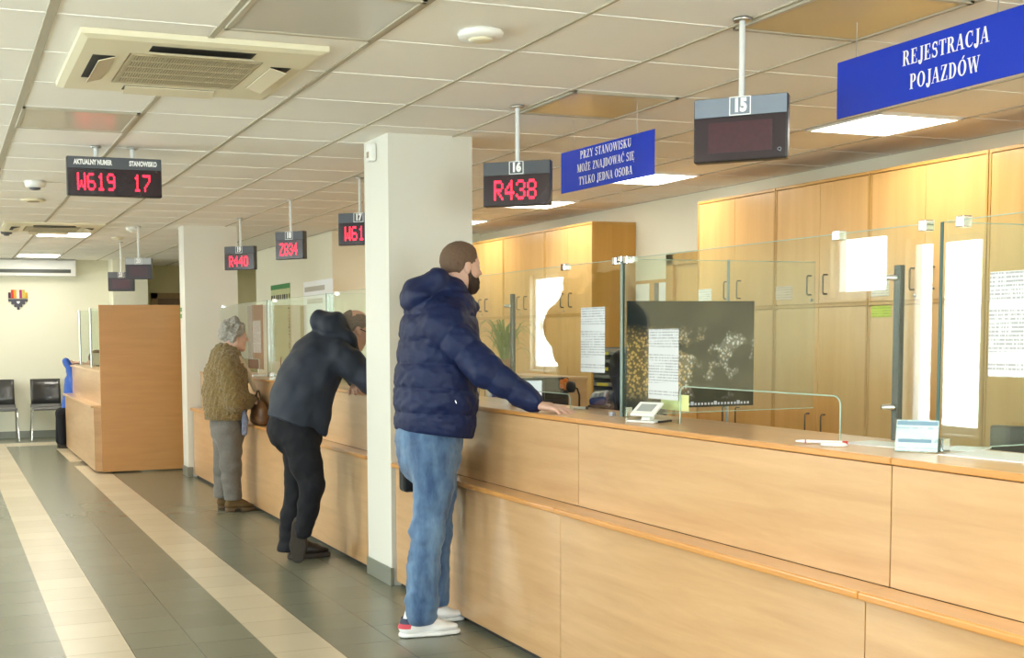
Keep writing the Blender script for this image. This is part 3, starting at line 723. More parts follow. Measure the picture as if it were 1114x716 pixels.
def divider(y, x0, x1, label, dark=True, post=True):
    t = thing('glass_divider', label, 'glass divider', (x0+.1, y, ZG0))
    o = MB(); o.prism([(x0, ZG0), (2.92, ZG0), (2.92, 1.10), (x1, 1.10), (x1, ZG1), (x0, ZG1)], y-.005, y+.005, 'xz'); o.build('pane', GLASS, t)
    o = MB(); o.box((x0-.0025, y-.0055, ZG0), (x0-.0002, y+.0055, ZG1)); o.build('front_edge', GLASS_EDGE, t)
    edge_strip((x0, y, ZG1), (x1, y, ZG1), t, GLASS_EDGE_L, .0014)
    if x1 > 2.95: edge_strip((2.93, y, 1.10), (x1, y, 1.10), t, GLASS_EDGE_L, .002)
    o = MB(); o.box((x0+.004, y-.016, ZG0), (x0+.034, y-.006, ZG0+.042), .003); o.box((x0+.004, y+.006, ZG0), (x0+.034, y+.016, ZG0+.042), .003); o.build('base_clamp', CHROME, t)
    return t
divider(2.745, 2.727, 3.7, 'glass divider with a dark green front edge, left of the nearest notice')
t = divider(4.49, 2.725, 3.72, 'glass divider with a steel front post, carrying the night city calendar')
o = MB(); o.tube([(2.714, 4.49, ZG0), (2.714, 4.49, ZG1+.005)], .0065, 10); o.build('front_post', plain('post_edge_green', (.16, .22, .19), .3), t)
o = MB()
for q in range(3): o.box((2.70+.03*q, 4.476-.01*(q % 2), ZG1-.012), (2.724+.03*q, 4.504, ZG1+.012), .003)
o.build('clip', CHROME, t)
divider(8.62, 2.69, 3.4, 'glass divider between the leaning man and the woman')
divider(10.37, 2.69, 3.4, 'glass divider behind the grey-haired woman')
def post(x, y, z1, label, fz):
    t = thing('support_post', label, 'post', (x, y, 1.0915))
    o = MB(); o.box((x-.010, y-.015, 1.0917), (x+.010, y+.015, z1), .003); o.build('column', plain('post_black', (.010, .016, .02), .22), t)
    for z in fz:
        o = MB(); o.tube([(x-.010, y+.003, z), (x-.02, y+.008, z), (x-.045, y+.02, z)], [.011, .011, .008], 10); o.build('pin_fitting', CHROME, t)
    return t
post(2.905, 3.10, 1.66, 'tall black support post with steel pins behind the white card stand', (1.70-.08, 1.20))
post(2.905, 5.93, 1.665, 'black support post seen behind the spider plant', (1.60,))
# made-up post standing in for a pale streak behind the calendar
t = thing('support_post', 'slim made-up post standing in for a pale streak behind the night city calendar', 'post', (3.6, 4.97, .741))
o = MB(); o.tube([(3.6, 4.97, .7415), (3.6, 4.97, 1.80)], .0075, 12); o.build('column', plain('streak_grey_blue', (.30, .34, .36), .35), t)
o = MB(); o.lathe([(.06, .7412), (.06, .75), (.014, .757)], (3.6, 4.97, 0), 20); o.build('foot', STEEL, t)

# ------------------------------------------------------------------ notices, labels, calendar
NOTICE = notice_mat('notice_print')
def sheet_front(y0, y1, z0, z1, label, x=XG-.0045, m=None, name='paper_notice', cat='notice'):
    t = MB(); t.box((x-.0008, y0, z0), (x, y1, z1))
    return tag(t.build(name, m or NOTICE, None, ((x), (y0+y1)/2, (z0+z1)/2)), label, cat)
_n = lambda a, b: (min(onx(*a, XG)[1], onx(*b, XG)[1]), max(onx(*a, XG)[1], onx(*b, XG)[1]), min(onx(*a, XG)[2], onx(*b, XG)[2]), max(onx(*a, XG)[2], onx(*b, XG)[2]))
sheet_front(*_n((633, 335), (659, 406)), 'printed white notice on the glass right of the navy-jacket man')
sheet_front(*_n((707, 358), (739, 436)), 'printed white notice on the glass in front of the night city calendar')
sheet_front(*_n((1079, 296), (1117, 411)), 'printed white notice at the right edge on the nearest glass')
tag(sheet_front(*_n((718, 428), (748, 448)), 'pale yellow sticky note below the notice in front of the calendar', XG+.0055, plain('note_yellow', (.66, .68, .30), .7), 'sticky_note', 'note'))
def night_mat():
    m, nt, b = nodes('night_city_print')
    tc = N(nt, 'ShaderNodeTexCoord'); sp = N(nt, 'ShaderNodeSeparateXYZ'); nt.links.new(tc.outputs['Object'], sp.inputs[0])
    vo = N(nt, 'ShaderNodeTexVoronoi', Scale=74.0, Randomness=1.0); nt.links.new(tc.outputs['Object'], vo.inputs['Vector'])
    lt = N(nt, 'ShaderNodeMapRange'); lt.inputs[1].default_value = .28; lt.inputs[2].default_value = .64; lt.inputs[3].default_value = 1.0; lt.inputs[4].default_value = 0; nt.links.new(vo.outputs['Distance'], lt.inputs[0])
    # city lights: a dense golden bank at the left, looser white clusters to the right
    n1 = N(nt, 'ShaderNodeTexNoise', Scale=9.0, Detail=3.0); nt.links.new(tc.outputs['Object'], n1.inputs['Vector'])
    def rng_(sock, a, b_, c, d):
        r = N(nt, 'ShaderNodeMapRange'); r.inputs[1].default_value = a; r.inputs[2].default_value = b_; r.inputs[3].default_value = c; r.inputs[4].default_value = d; nt.links.new(sock, r.inputs[0]); return r.outputs[0]
    def mul(a, b_, op='MULTIPLY'):
        q = N(nt, 'ShaderNodeMath', operation=op); nt.links.new(a, q.inputs[0])
        if isinstance(b_, float): q.inputs[1].default_value = b_
        else: nt.links.new(b_, q.inputs[1])
        return q.outputs[0]
    top = rng_(sp.outputs[2], .06, .13, 1, 0); bot = rng_(sp.outputs[2], -.20, -.13, 0, 1); left = rng_(sp.outputs[0], -.16, .02, .28, -.02)
    nz = rng_(mul(n1.outputs['Fac'], left, 'ADD'), .5, .60, 0, 1)
    msk = mul(mul(top, bot), nz); li = mul(mul(msk, lt.outputs[0]), mul(msk, .2), 'MAXIMUM')
    cr = N(nt, 'ShaderNodeValToRGB'); e = cr.color_ramp.elements; e[0].color = (.80, .52, .18, 1); e[1].color = (.75, .78, .80, 1); e[0].position = .25; e[1].position = .7
    sep = N(nt, 'ShaderNodeSeparateColor'); nt.links.new(vo.outputs['Color'], sep.inputs[0])
    ad = mul(sep.outputs[0], rng_(sp.outputs[0], -.3, .3, .15, .6), 'MULTIPLY'); ad2 = mul(ad, rng_(sp.outputs[0], -.3, .2, .0, .5), 'ADD'); nt.links.new(ad2, cr.inputs[0])
    n2 = N(nt, 'ShaderNodeTexNoise', Scale=3.5, Detail=2.0); nt.links.new(tc.outputs['Object'], n2.inputs['Vector'])
    sky = N(nt, 'ShaderNodeMix', data_type='RGBA'); sky.inputs[6].default_value = (.012, .018, .014, 1); sky.inputs[7].default_value = (.085, .08, .05, 1); nt.links.new(rng_(n2.outputs['Fac'], .35, .65, 0, 1), sky.inputs[0])
    mx = N(nt, 'ShaderNodeMix', data_type='RGBA'); nt.links.new(li, mx.inputs[0]); nt.links.new(sky.outputs[2], mx.inputs[6]); nt.links.new(cr.outputs[0], mx.inputs[7])
    nt.links.new(mx.outputs[2], b.inputs['Base Color']); b.inputs['Roughness'].default_value = .35; b.inputs['Specular IOR Level'].default_value = .3
    return m
t = thing('wall_calendar', 'large dark night city calendar on the glass divider', 'calendar', (3.06, 4.4825, 1.353))
o = MB(); o.box((2.735, 4.4805, 1.122), (3.385, 4.4842, 1.585)); o.build('sheet', night_mat(), t)
o = MB()
for q in range(31):
    xx = 2.84+.0172*q; big = q in (13, 20, 27)
    o.box((xx-.005*(1.5 if big else 1), 4.4795, 1.131), (xx+.005*(1.5 if big else 1), 4.4803, 1.141+(.006 if big else 0)))
o.build('date_row', plain('date_print', (.55, .6, .68), .5), t)
# labels on cabinet doors
XCB = 5.36-.0005
def door_label(p0, p1, col, label, x=XCB):
    a = onx(*p0, x); b = onx(*p1, x); o = MB(); o.box((x-.0012, min(a[1], b[1]), min(a[2], b[2])), (x, max(a[1], b[1]), max(a[2], b[2])))
    n = 'label_print_%d' % len(MATS)
    tag(o.build('door_label', notice_mat(n, col, [c*.55 for c in col], 60), None, (x, (a[1]+b[1])/2, (a[2]+b[2])/2)), label, 'label')
door_label((760, 315), (774, 327), (.8, .8, .78), 'small white label on the cabinet door above the night city calendar')
door_label((843, 312), (862, 326), (.78, .62, .5), 'pinkish paper label on the cabinet door right of the calendar')
door_label((948, 306), (967, 322), (.8, .76, .62), 'white framed label above the yellow-green label on a cabinet')
door_label((948, 333), (969, 345), (.55, .72, .08), 'yellow-green label on a lower cabinet door')

# ------------------------------------------------------------------ things on the near counter
ZT = 1.0915
def local_thing(name, label, cat, p, rz): return thing(name, label, cat, tuple(p), math.radians(rz), local=True)
# payment terminal
p = onz(646, 443, ZT); t = local_thing('payment_terminal', 'blue and grey card payment terminal on the counter near the clerk', 'payment terminal', (p[0]+.03, p[1], ZT), -35)
tilt = Matrix.Rotation(math.radians(9), 4, 'X') @ Matrix.Rotation(math.radians(-8), 4, 'Y')
lift = Matrix.Translation((0, 0, .045))
o = MB(); o.box((-.05, -.06, .0005), (.05, .07, .012), .004); o.build('base', BLACK_PL, t)
o = MB(); o.xf = lift @ tilt; o.box((-.042, -.088, -.018), (.042, .088, .018), .012, 3); o.box((-.03, -.04, -.042), (.03, .05, -.016), .006); o.build('body', plain('terminal_blue', (.02, .035, .16), .35), t)
o = MB(); o.xf = lift @ tilt; o.box((-.03, .018, .0175), (.03, .066, .0195), .001); o.build('screen', plain('terminal_screen', (.35, .4, .42), .2), t)
o = MB(); o.xf = lift @ tilt
for i in range(4):
    for j in range(3): o.box((-.028+.02*j, -.074+.02*i, .0175), (-.012+.02*j, -.06+.02*i, .0215), .002)
o.build('keypad', plain('terminal_keys', (.3, .32, .36), .5), t)
# small white tilted stand with a pad
p = onz(713, 459, ZT); t = local_thing('signature_pad', 'small white tilted signature pad on the counter below the notice', 'signature pad', (p[0]-.04, p[1], ZT), -66)
o = MB(); o.box((-.065, -.05, .0003), (.065, .05, .009), .004); o.build('base', WHITE_PL, t)
o = MB(); o.prism([(-.012, .009), (.018, .009), (.04, .05), (.012, .055)], -.02, .02, 'yz'); o.build('neck', WHITE_PL, t)
o = MB(); o.xf = Matrix.Translation((0, .0, .052)) @ Matrix.Rotation(math.radians(32), 4, 'X'); o.box((-.056, -.045, -.006), (.056, .045, .006), .005, 3); pad = o.build('pad', WHITE_PL, t)
o = MB(); o.xf = Matrix.Translation((0, .0, .052)) @ Matrix.Rotation(math.radians(32), 4, 'X'); o.box((-.036, -.022, .0055), (.036, .026, .0072), .001); o.build('screen', plain('pad_screen', (.40, .42, .40), .25), pad)
o = MB(); o.tube([(.075, -.03, .006), (.075, .06, .006)], .0045, 8); o.build('stylus', BLACK_PL, t)
# pen with white soft holder
p = onz(893, 484, ZT); t = local_thing('pen', 'white pen with red band lying on the near counter', 'pen', (p[0]+.02, p[1], ZT), -52)
o = MB(); o.mat(0); o.tube([(-.075, 0, .008), (.06, 0, .008)], .0055, 10); o.tube([(-.095, 0, .008), (-.075, 0, .008)], [.0015, .0055], 10); o.mat(1); o.tube([(-.064, 0, .008), (-.060, 0, .008)], .0058, 10); o.tube([(.05, 0, .008), (.066, 0, .008)], .0059, 10)
o.build('barrel', [plain('pen_white', (.8, .8, .82), .3), plain('pen_red', (.55, .06, .05), .4)], t)
p = onz(907, 485.5, ZT); t = local_thing('pen_holder', 'white oval pen base lying beside the white pen', 'pen holder', (p[0], p[1], ZT), -45)
o = MB(); o.xf = Matrix.Scale(1.7, 4, (1, 0, 0)); o.lathe([(.022, .0003), (.025, .004), (.021, .010), (.01, .013), (.001, .0135)], seg=24); o.build('body', WHITE_PL, t)
# papers
def paper(px, py, rz, w, l, label, z=ZT, n=3):
    p = onz(px, py, z)
    for i in range(1):
        o = MB(); o.xf = Matrix.Translation((p[0], p[1], z)) @ Matrix.Rotation(math.radians(rz), 4, 'Z'); o.box((-w/2, -l/2, .0004), (w/2, l/2, .0004+.001*n))
        tag(o.build('paper_sheet', PAPER, None, (p[0], p[1], z)), label, 'paper')
paper(962, 484, 12, .15, .21, 'white sheet of paper lying left of the card stand')
paper(1098, 498, 8, .21, .30, 'white paper lying on the counter at the right edge')
paper(1052, 489, 30, .15, .1, 'small slip of paper just right of the card stand')
# acrylic card stand
p = onz(1005, 492, ZT); t = local_thing('card_stand', 'white information card in a clear stand on the near counter', 'card stand', (p[0]-.03, p[1], ZT), -52)
CARD = notice_mat('card_print', (.80, .83, .86), (.45, .55, .68), 34, 2, (60, 60, 40))
tl = Matrix.Rotation(math.radians(-17), 4, 'X')
o = MB(); o.xf = tl; o.box((-.058, 0, .003), (.058, .0016, .098)); o.build('card', CARD, t)
o = MB(); o.xf = tl; o.box((-.060, -.003, .0015), (.060, -.0005, .1)); o.build('holder', GLASS, t)
o = MB(); o.box((-.06, .0, .0002), (.06, .05, .0022), .0005); o.build('foot', GLASS, t)
o = MB(); o.xf = tl; o.box((-.056, -.0002, .082), (.056, -.0001+.0003, .094)); o.box((-.05, -.0002, .03), (.04, .0001, .04)); o.build('blue_bar', plain('card_blue', (.22, .34, .52), .5), t)
# clear plastic cube and stamp near the glass clamp
p = onz(666, 453, ZT); t = local_thing('paperclip_box', 'tiny clear plastic box on the counter beside the steel post', 'box', (p[0], p[1], ZT), 20)
o = MB(); o.box((-.011, -.011, .0004), (.011, .011, .02), .004); o.build('body', plain('clear_grey', (.35, .36, .42), .15), t)
p = onz(624, 446, ZT); t = local_thing('marker_pen', 'short white marker with a black cap behind the resting hand', 'pen', (p[0]+.05, p[1], ZT), -30)
o = MB(); o.mat(0); o.tube([(-.045, 0, .0075), (.012, 0, .0075)], .006, 10); o.mat(1); o.tube([(.012, 0, .0075), (.025, 0, .0075)], .007, 10); o.build('barrel', [MATS['pen_white'], BLACK_PL], t)
p = onz(532, 432, ZT); t = local_thing('pen_cup', 'small purple and clear cup on the counter behind the navy sleeve', 'cup', (p[0]+.02, p[1], ZT), 0)
o = MB(); o.lathe([(.03, .0003), (.034, .04), (.036, .10), (.033, .10), (.030, .006), (.001, .006)], seg=24); o.build('cup', plain('cup_pale', (.55, .53, .5), .25), t)
o = MB(); o.box((-.02, -.05, .0003), (.06, -.035, .02), .004); o.build('purple_holder', plain('cup_purple', (.09, .05, .30), .4), t)

# ------------------------------------------------------------------ things on the desks behind
ZD = .7405
# monitor with lit white screen, and black box next to it
p = onx(583, 430, 3.2); t = local_thing('computer_monitor', 'black monitor with a white screen behind the resting hand', 'monitor', (p[0], p[1], ZD), -22)
o = MB(); o.box((-.21, -.02, .10), (.05, .022, .455), .006); o.build('housing', BLACK_PL, t)
o = MB(); o.box((-.195, -.0215, .125), (.032, -.0205, .44)); o.build('screen', emit('screen_white', (.8, .88, .95), .5, (.3, .3, .3)), t)
o = MB(); o.box((-.1, -.03, .012), (-.06, .03, .3), .004); o.box((-.19, -.08, .0003), (.03, .1, .012), .004); o.build('stand', BLACK_PL, t)
p = onx(600, 430, 3.36); t = PRN = local_thing('printer', 'black office machine right of the white screen', 'printer', (p[0], p[1]+.02, ZD), -12)
o = MB(); o.box((-.075, -.11, .0005), (.085, .12, .455), .012, 3); o.build('body', BLACK_PL, t)
o = MB(); o.box((-.06, -.1125, .33), (.07, -.1105, .43), .001); o.build('front_panel', plain('printer_dark', (.03, .028, .026), .25), t)
# orange flower magnet
fl = thing('flower_magnet', 'orange flower ornament on the black machine', 'ornament', tuple(PRN.location), PRN.rotation_euler.z, local=True)
o = MB(); fx_, fz_ = .055, .415
for k in range(5):
    a = 2*PI*k/5; o.xf = Matrix.Translation((fx_+.021*math.cos(a), -.117, fz_+.021*math.sin(a))) @ Matrix.Scale(.28, 4, (0, 1, 0))
    o.lathe([(.001, -.016), (.012, -.012), (.016, 0), (.012, .012), (.001, .016)], seg=12)
o.build('petals', plain('flower_orange', (.85, .22, .02), .5), fl)
o = MB(); o.xf = Matrix.Translation((fx_, -.122, fz_)) @ Matrix.Scale(.4, 4, (0, 1, 0)); o.lathe([(.001, -.011), (.009, -.006), (.009, .006), (.001, .011)], seg=12); o.build('centre', plain('flower_centre', (.75, .3, .03), .5), fl)
# wooden shelf board above the monitor
a = onx(565, 410, 3.3); b = onx(614, 412, 3.3)
t = thing('desk_shelf', 'low beech shelf unit behind the white screen', 'shelf', ((a[0]+.1), (a[1]+b[1])/2, ZD))
y0, y1 = min(a[1], b[1])+.36, max(a[1], b[1])+.62; SHELF_Z = a[2]
o = MB(); o.box((3.44, y0, a[2]-.02), (3.66, y1, a[2]), .003); o.build('top_board', BEECH_TOP, t)
for yy in (y0, y1-.02):
    o = MB(); o.box((3.45, yy, ZD+.0005), (3.65, yy+.018, a[2]-.0205)); o.build('side_board', BEECH, t)
# webcam / small black desk lamp head
p = onx(622, 421, 3.40); t = thing('desk_lamp', 'small black desk lamp head with a bent stem right of the orange flower', 'lamp', (p[0]+.05, p[1], ZD))
o = MB(); o.lathe([(.05, ZD+.0003), (.05, ZD+.012), (.008, ZD+.018)], (p[0]+.05, p[1], 0), 20); o.build('foot', BLACK_PL, t)
o = MB(); o.tube([(p[0]+.05, p[1], ZD+.012), (p[0]+.05, p[1], p[2]-.05), (p[0]+.03, p[1]-.01, p[2]-.01), (p[0], p[1], p[2])], .006, 8); o.build('stem', BLACK_PL, t)
o = MB(); o.lathe([(.012, -.02), (.032, -.012), (.034, .018), (.006, .024)], (p[0]-.01, p[1], p[2]), 18, 'x'); o.build('lamp_head', BLACK_PL, t)
# right-hand monitor
p = onx(1100, 478, 3.15); t = local_thing('computer_monitor', 'dark monitor at the right edge behind the nearest glass', 'monitor', (3.22, p[1]-.16, ZD), -70)
o = MB(); o.box((-.24, -.018, .10), (.24, .02, .405), .008); o.build('housing', BLACK_PL, t)
o = MB(); o.box((-.225, -.0195, .12), (.225, -.0185, .39)); o.build('screen', plain('screen_dark', (.008, .008, .009), .4), t)
o = MB(); o.box((-.04, .02, .012), (.04, .05, .3), .004); o.box((-.12, -.06, .0003), (.12, .12, .012), .004); o.build('stand', BLACK_PL, t)
# letter tray tower with yellow tabs
p0 = onx(646, 378, 4.75); p1 = onx(672, 445, 4.75)
t = thing('letter_tray_tower', 'tower of letter trays with yellow tabs behind the first notice', 'letter trays', (4.9, (p0[1]+p1[1])/2, .7405))
ya, yb = min(p0[1], p1[1])-.2, max(p0[1], p1[1])
hz = (p0[2]-.80)/9
for k in range(9):
    z = .80+hz*k
    o = MB(); o.box((4.75, ya, z), (5.05, yb, z+.006)); o.box((4.75, ya, z), (4.76, yb, z+.028)); o.box((4.75, yb-.006, z), (5.05, yb, z+.05)); o.box((4.75, ya, z), (5.05, ya+.006, z+.05)); tr = o.build('tray', plain('tray_grey', (.25, .24, .2), .5) if 'tray_grey' not in MATS else MATS['tray_grey'], t)
    o = MB(); o.box((4.765, ya+.02, z+.007), (5.0, yb-.02, z+.024)); o.build('papers', PAPER, tr)
    if k % 2 == 0:
        o = MB(); o.box((4.7485, yb-.22, z+.004), (4.7498, yb-.05, z+.028)); o.build('yellow_tab', plain('tab_yellow', (.75, .6, .03), .5) if 'tab_yellow' not in MATS else MATS['tab_yellow'], tr)
o = MB()
for yy in (ya-.004, yb): o.box((4.75, yy, .741), (5.05, yy+.004, .80+hz*9))
o.build('frame', GREY_PL, t)
t2 = thing('side_table', 'beech side table under the letter trays', 'table', (4.9, (ya+yb)/2, 0))
o = MB(); o.box((4.65, ya-.15, .715), (5.15, yb+.15, .74), .003); o.build('top', BEECH_TOP, t2)
for xx in (4.67, 5.11):
    for yy in (ya-.13, yb+.10):
        o = MB(); o.box((xx, yy, 0), (xx+.025, yy+.025, .7145)); o.build('leg', STEEL, t2)
# spider plant on the desk
p = onx(549, 400, 3.52)
px_, py_ = p[0], p[1]; ZD0 = ZD; ZD = SHELF_Z+.0005
t = thing('potted_plant', 'green spider plant with arching leaves behind the navy sleeve', 'plant', (px_, py_, ZD))
o = MB(); o.lathe([(.04, ZD+.0005), (.055, ZD+.09), (.058, ZD+.095), (.052, ZD+.095), (.048, ZD+.08), (.001, ZD+.08)], (px_, py_, 0), 24); o.build('pot', plain('pot_terracotta', (.4, .18, .1), .7), t)
LEAF = plain('leaf_green', (.20, .30, .06), .45, var=.35, nscale=9)
o = MB()
for k in range(46):
    a = rng.uniform(0, 2*PI); up = rng.uniform(.16, .46); out = rng.uniform(.05, .26); dr = rng.uniform(.1, .34); wd = rng.uniform(.005, .009)
    pts = []
    for q in range(9):
        s = q/8; r = .02+out*s**1.2; z = ZD+.08+up*(1.5*s-.75*s*s) - dr*max(0, s-.45)**1.6*1.4
        pts.append(Vector((px_+r*math.cos(a), py_+r*math.sin(a), z)))
    side = Vector((-math.sin(a), math.cos(a), 0)); vs = []; fs = []
    for q, c in enumerate(pts):
        w = wd*(1-(q/8)**3)+.0006; vs += [c-side*w+Vector((0, 0, .002)), c, c+side*w+Vector((0, 0, .002))]
    for q in range(8):
        for e in (0, 1): fs.append((q*3+e, q*3+e+1, q*3+4+e, q*3+3+e))
    o.add(vs, fs, True)
o.build('foliage', LEAF, t); ZD = ZD0

# ------------------------------------------------------------------ second station: things behind the glass
PX4 = 4.03-.001
def on_partition(name, p0, p1, m, label, cat, th=.012, x=PX4):
    a = onx(*p0, x); b = onx(*p1, x); o = MB(); o.box((x-th, min(a[1], b[1]), min(a[2], b[2])), (x, max(a[1], b[1]), max(a[2], b[2])), .001)
    return tag(o.build(name, m, None, (x, (a[1]+b[1])/2, (a[2]+b[2])/2)), label, cat)
POSTER = plain('poster_green', (.50, .52, .28), .6, var=.12, nscale=3)
t = thing('wall_poster', 'tall pale green poster with dark lettering on the office wall behind the woman', 'poster', tuple(onx(305, 350, PX4)))
a = onx(295, 311, PX4); b = onx(317, 394, PX4)
ya, yb, za, zb = b[1], a[1], b[2], a[2]
o = MB(); o.box((PX4-.004, ya, za), (PX4, yb, zb)); INK = plain('poster_ink', (.05, .05, .04), .6); o.mat(1)
h_ = MB(); h_.box((PX4-.006, ya, zb-.06), (PX4-.0042, yb, zb)); h_.build('header_strip', plain('poster_header', (.03, .22, .06), .5), t)
for k in range(9):
    w = (yb-ya)/9; o.box((PX4-.006, ya+w*k+.01, zb-.20), (PX4-.0042, ya+w*k+w*(.55+.3*((k*7) % 3)/2), zb-.13))
r2 = np.random.default_rng(3)
for k in range(16):
    z = zb-.28-.04*k; o.box((PX4-.006, ya+.02, z), (PX4-.0042, ya+.02+r2.uniform(.03, .09), z+r2.uniform(.012, .03)))
o.build('sheet', [POSTER, INK], t)
on_partition('pin_board', (270, 333), (287, 402), plain('board_brown', (.25, .13, .075), .7), 'brown pin board on the wall behind the woman', 'board')
on_partition('wall_panel', (327, 333), (351, 400), plain('panel_olive', (.42, .38, .2), .6), 'olive wall panel right of the green poster', 'panel', .008)
on_partition('paper_notice', (275, 349), (284, 384), NOTICE, 'narrow printed notice on the brown pin board behind the woman', 'notice', .001, PX4-.0123)
t = thing('hanging_sheet', 'white banner with two faint lines of print behind the leaning man', 'sheet', tuple(onx(345, 325, PX4)))
a = onx(352, 314, 3.98); b = onx(332, 334, 3.98)
o = MB(); o.box((3.978, min(a[1], b[1])-.35, 1.2), (3.98, max(a[1], b[1])+.05, max(a[2], b[2])+.1)); o.build('sheet', PAPER, t)
o = MB()
for k, z in enumerate((max(a[2], b[2])+.02, max(a[2], b[2])-.12)): o.box((3.9765, min(a[1], b[1])-.05+.08*k, z-.035), (3.9778, max(a[1], b[1])-.1*k, z+.02))
o.build('print_lines', plain('print_grey', (.45, .42, .36), .7), t)
# white papers and dark bottle on the second counter
paper(283, 409, 20, .30, .24, 'pile of white papers on the counter in front of the woman', ZT, 8)
p = onz(291, 409, ZT); t = thing('dispenser_bottle', 'thin dark pen standing in a holder on the counter beside the papers', 'pen holder', (p[0]+.12, p[1], ZT))
o = MB(); o.lathe([(.03, ZT+.0003), (.03, ZT+.02), (.01, ZT+.03)], (p[0]+.12, p[1], 0), 16); o.build('base', BLACK_PL, t)
o = MB(); o.tube([(p[0]+.12, p[1], ZT+.028), (p[0]+.13, p[1], ZT+.17)], .006, 8); o.build('pen', BLACK_PL, t)
t.name = 'pen_stand'
o = MB(); q = onz(330, 416, ZT)

# ------------------------------------------------------------------ far wall: chairs, wall unit, emblem
def chair(label, loc, group):
    t = thing('visitor_chair', label, 'chair', loc, 0, group, local=True)
    SEAT = plain('chair_charcoal', (.035, .033, .03), .3, var=.1, coat=.3)
    SEATG = plain('chair_seat_grey', (.13, .125, .12), .35)
    # seat and back of one bent shell each; the chair faces -y
    def shell(name, prof, w, th, m, curve):
        o = MB(); vs = []; fs = []; n = 10
        for (y, z) in prof:
            for k in range(n+1):
                u = -1+2*k/n; vs.append((u*w/2, y+curve*(u*u-1), z))
        L = len(prof)
        for i in range(L-1):
            for k in range(n): a = i*(n+1)+k; fs.append((a, a+1, a+n+2, a+n+1))
        bm = bmesh.new(); bv = [bm.verts.new(v) for v in vs]
        for f in fs: bm.faces.new([bv[i] for i in f])
        bmesh.ops.recalc_face_normals(bm, faces=bm.faces[:]); bmesh.ops.solidify(bm, geom=bm.faces[:], thickness=th)
        o.bm(bm, True); return o.build(name, m, t)
    shell('backrest', [(.19, .50), (.205, .60), (.225, .72), (.245, .86)], .42, .014, SEAT, -.035)
    shell('seat', [(-.24, .435), (-.22, .452), (-.05, .448), (.12, .445), (.185, .46), (.195, .50)], .44, .014, SEATG, 0)
    for s in (-1, 1):
        o = MB(); o.tube([(s*.235, -.22, .006), (s*.215, -.17, .43), (s*.21, .10, .435), (s*.225, .25, .006)], .011, 8); o.build('side_frame', CHROME, t)
    o = MB(); o.tube([(-.21, -.10, .430), (.21, -.10, .430)], .01, 8); o.build('cross_bar', CHROME, t)
    return t
c1 = chair('dark visitor chair with steel legs against the far wall, right of two', (1.40, 17.95, 0), None)
dup(c1, (.76, 17.95, 0), 'dark visitor chair cut by the left edge of the photo')
del c1['_local']
t = thing('wall_air_conditioner', 'long white air conditioner mounted on the far wall under the ceiling', 'air conditioner', (.9, 18.28, 2.36))
o = MB(); o.prism([(18.399, 2.345), (18.16, 2.345), (18.15, 2.39), (18.13, 2.45), (18.15, 2.56), (18.20, 2.585), (18.399, 2.585)], -.2, 1.87, 'yz'); o.build('casing', CREAM_PL if False else WHITE_PL, t)
o = MB(); o.box((-.18, 18.135, 2.385), (1.80, 18.16, 2.455)); o.build('outlet', plain('outlet_dark', (.08, .085, .07), .5), t)
o = MB()
o.box((-.18, 18.13, 2.425), (1.80, 18.134, 2.429)); o.build('louvre', GREY_PL, t)
# pixel emblem: coloured columns above a stepped dark triangle with a white heart-like mark
t = thing('wall_emblem', 'small pixel-style emblem with coloured blocks on the far wall', 'emblem', (1.08, 18.39, 2.0))
u = .0385; x0 = .94; zt = 2.15; yw = 18.398
cols = [((.04, .005, .03), 0), ((.55, .02, .02), 1), ((.75, .32, .01), 1), ((.75, .73, .62), 0), ((.38, .03, .16), 1), ((.5, .42, .04), 1), ((.75, .38, .02), 0)]
cols = [((.05, .006, .04), 0), ((.55, .03, .01), 1), ((.75, .35, .02), 1), ((.80, .78, .68), 0), ((.36, .02, .15), 1), ((.50, .45, .05), 1), ((.70, .38, .03), 0)]
for k, (c, up) in enumerate(cols):
    o = MB(); o.box((x0+u*k, yw-.012, zt-3.2*u), (x0+u*(k+1)-.003, yw, zt-(0 if up else u)), .001); o.build('coloured_block', plain('emblem_%d' % k, c, .5), t)
o = MB()
for r, (a, b) in enumerate(((0, 7), (1, 6), (2, 5), (3, 4))):
    z1 = zt-3.45*u-r*u*1.0; o.box((x0+u*a, yw-.012, z1-u*1.0), (x0+u*b-.003, yw, z1))
o.build('dark_triangle', plain('emblem_dark', (.06, .055, .075), .5), t)
o = MB(); xm, zm = x0+3.5*u, zt-4.7*u
o.add([(xm+s*u*.62*(16*math.sin(a)**3)/16, yw-.0135, zm+u*.62*(13*math.cos(a)-5*math.cos(2*a)-2*math.cos(3*a)-math.cos(4*a))/16) for s in (1,) for a in [2*PI*k/24 for k in range(24)]], [tuple(range(24))]); o.build('white_mark', WHITE_PAINT, t)
# green emergency tag on the pillar
t = thing('wall_label', 'two small green labels on the far pillar right of the brown desk panel', 'label', tuple(onx(197, 340, 2.36)))
for z in (337, 344):
    p = onx(197, z, 2.363); o = MB(); o.box((2.361, p[1]-.04, p[2]-.022), (2.3645, p[1]+.04, p[2]+.022)); o.build('tag', plain('tag_green', (.06, .28, .06), .5) if 'tag_green' not in MATS else MATS['tag_green'], t)
# small monitor seen on far desk
p = onz(103, 397, 1.1); t = thing('desk_screen', 'small grey-green screen on the far service desk', 'screen', (1.85, 15.3, 1.1))
o = MB(); o.box((1.79, 15.26, 1.0995), (1.91, 15.34, 1.11), .003); o.build('foot', GREY_PL, t)
o = MB(); o.box((1.75, 15.28, 1.11), (1.95, 15.31, 1.26), .004); o.build('panel', plain('screen_grey', (.45, .46, .36), .4), t)
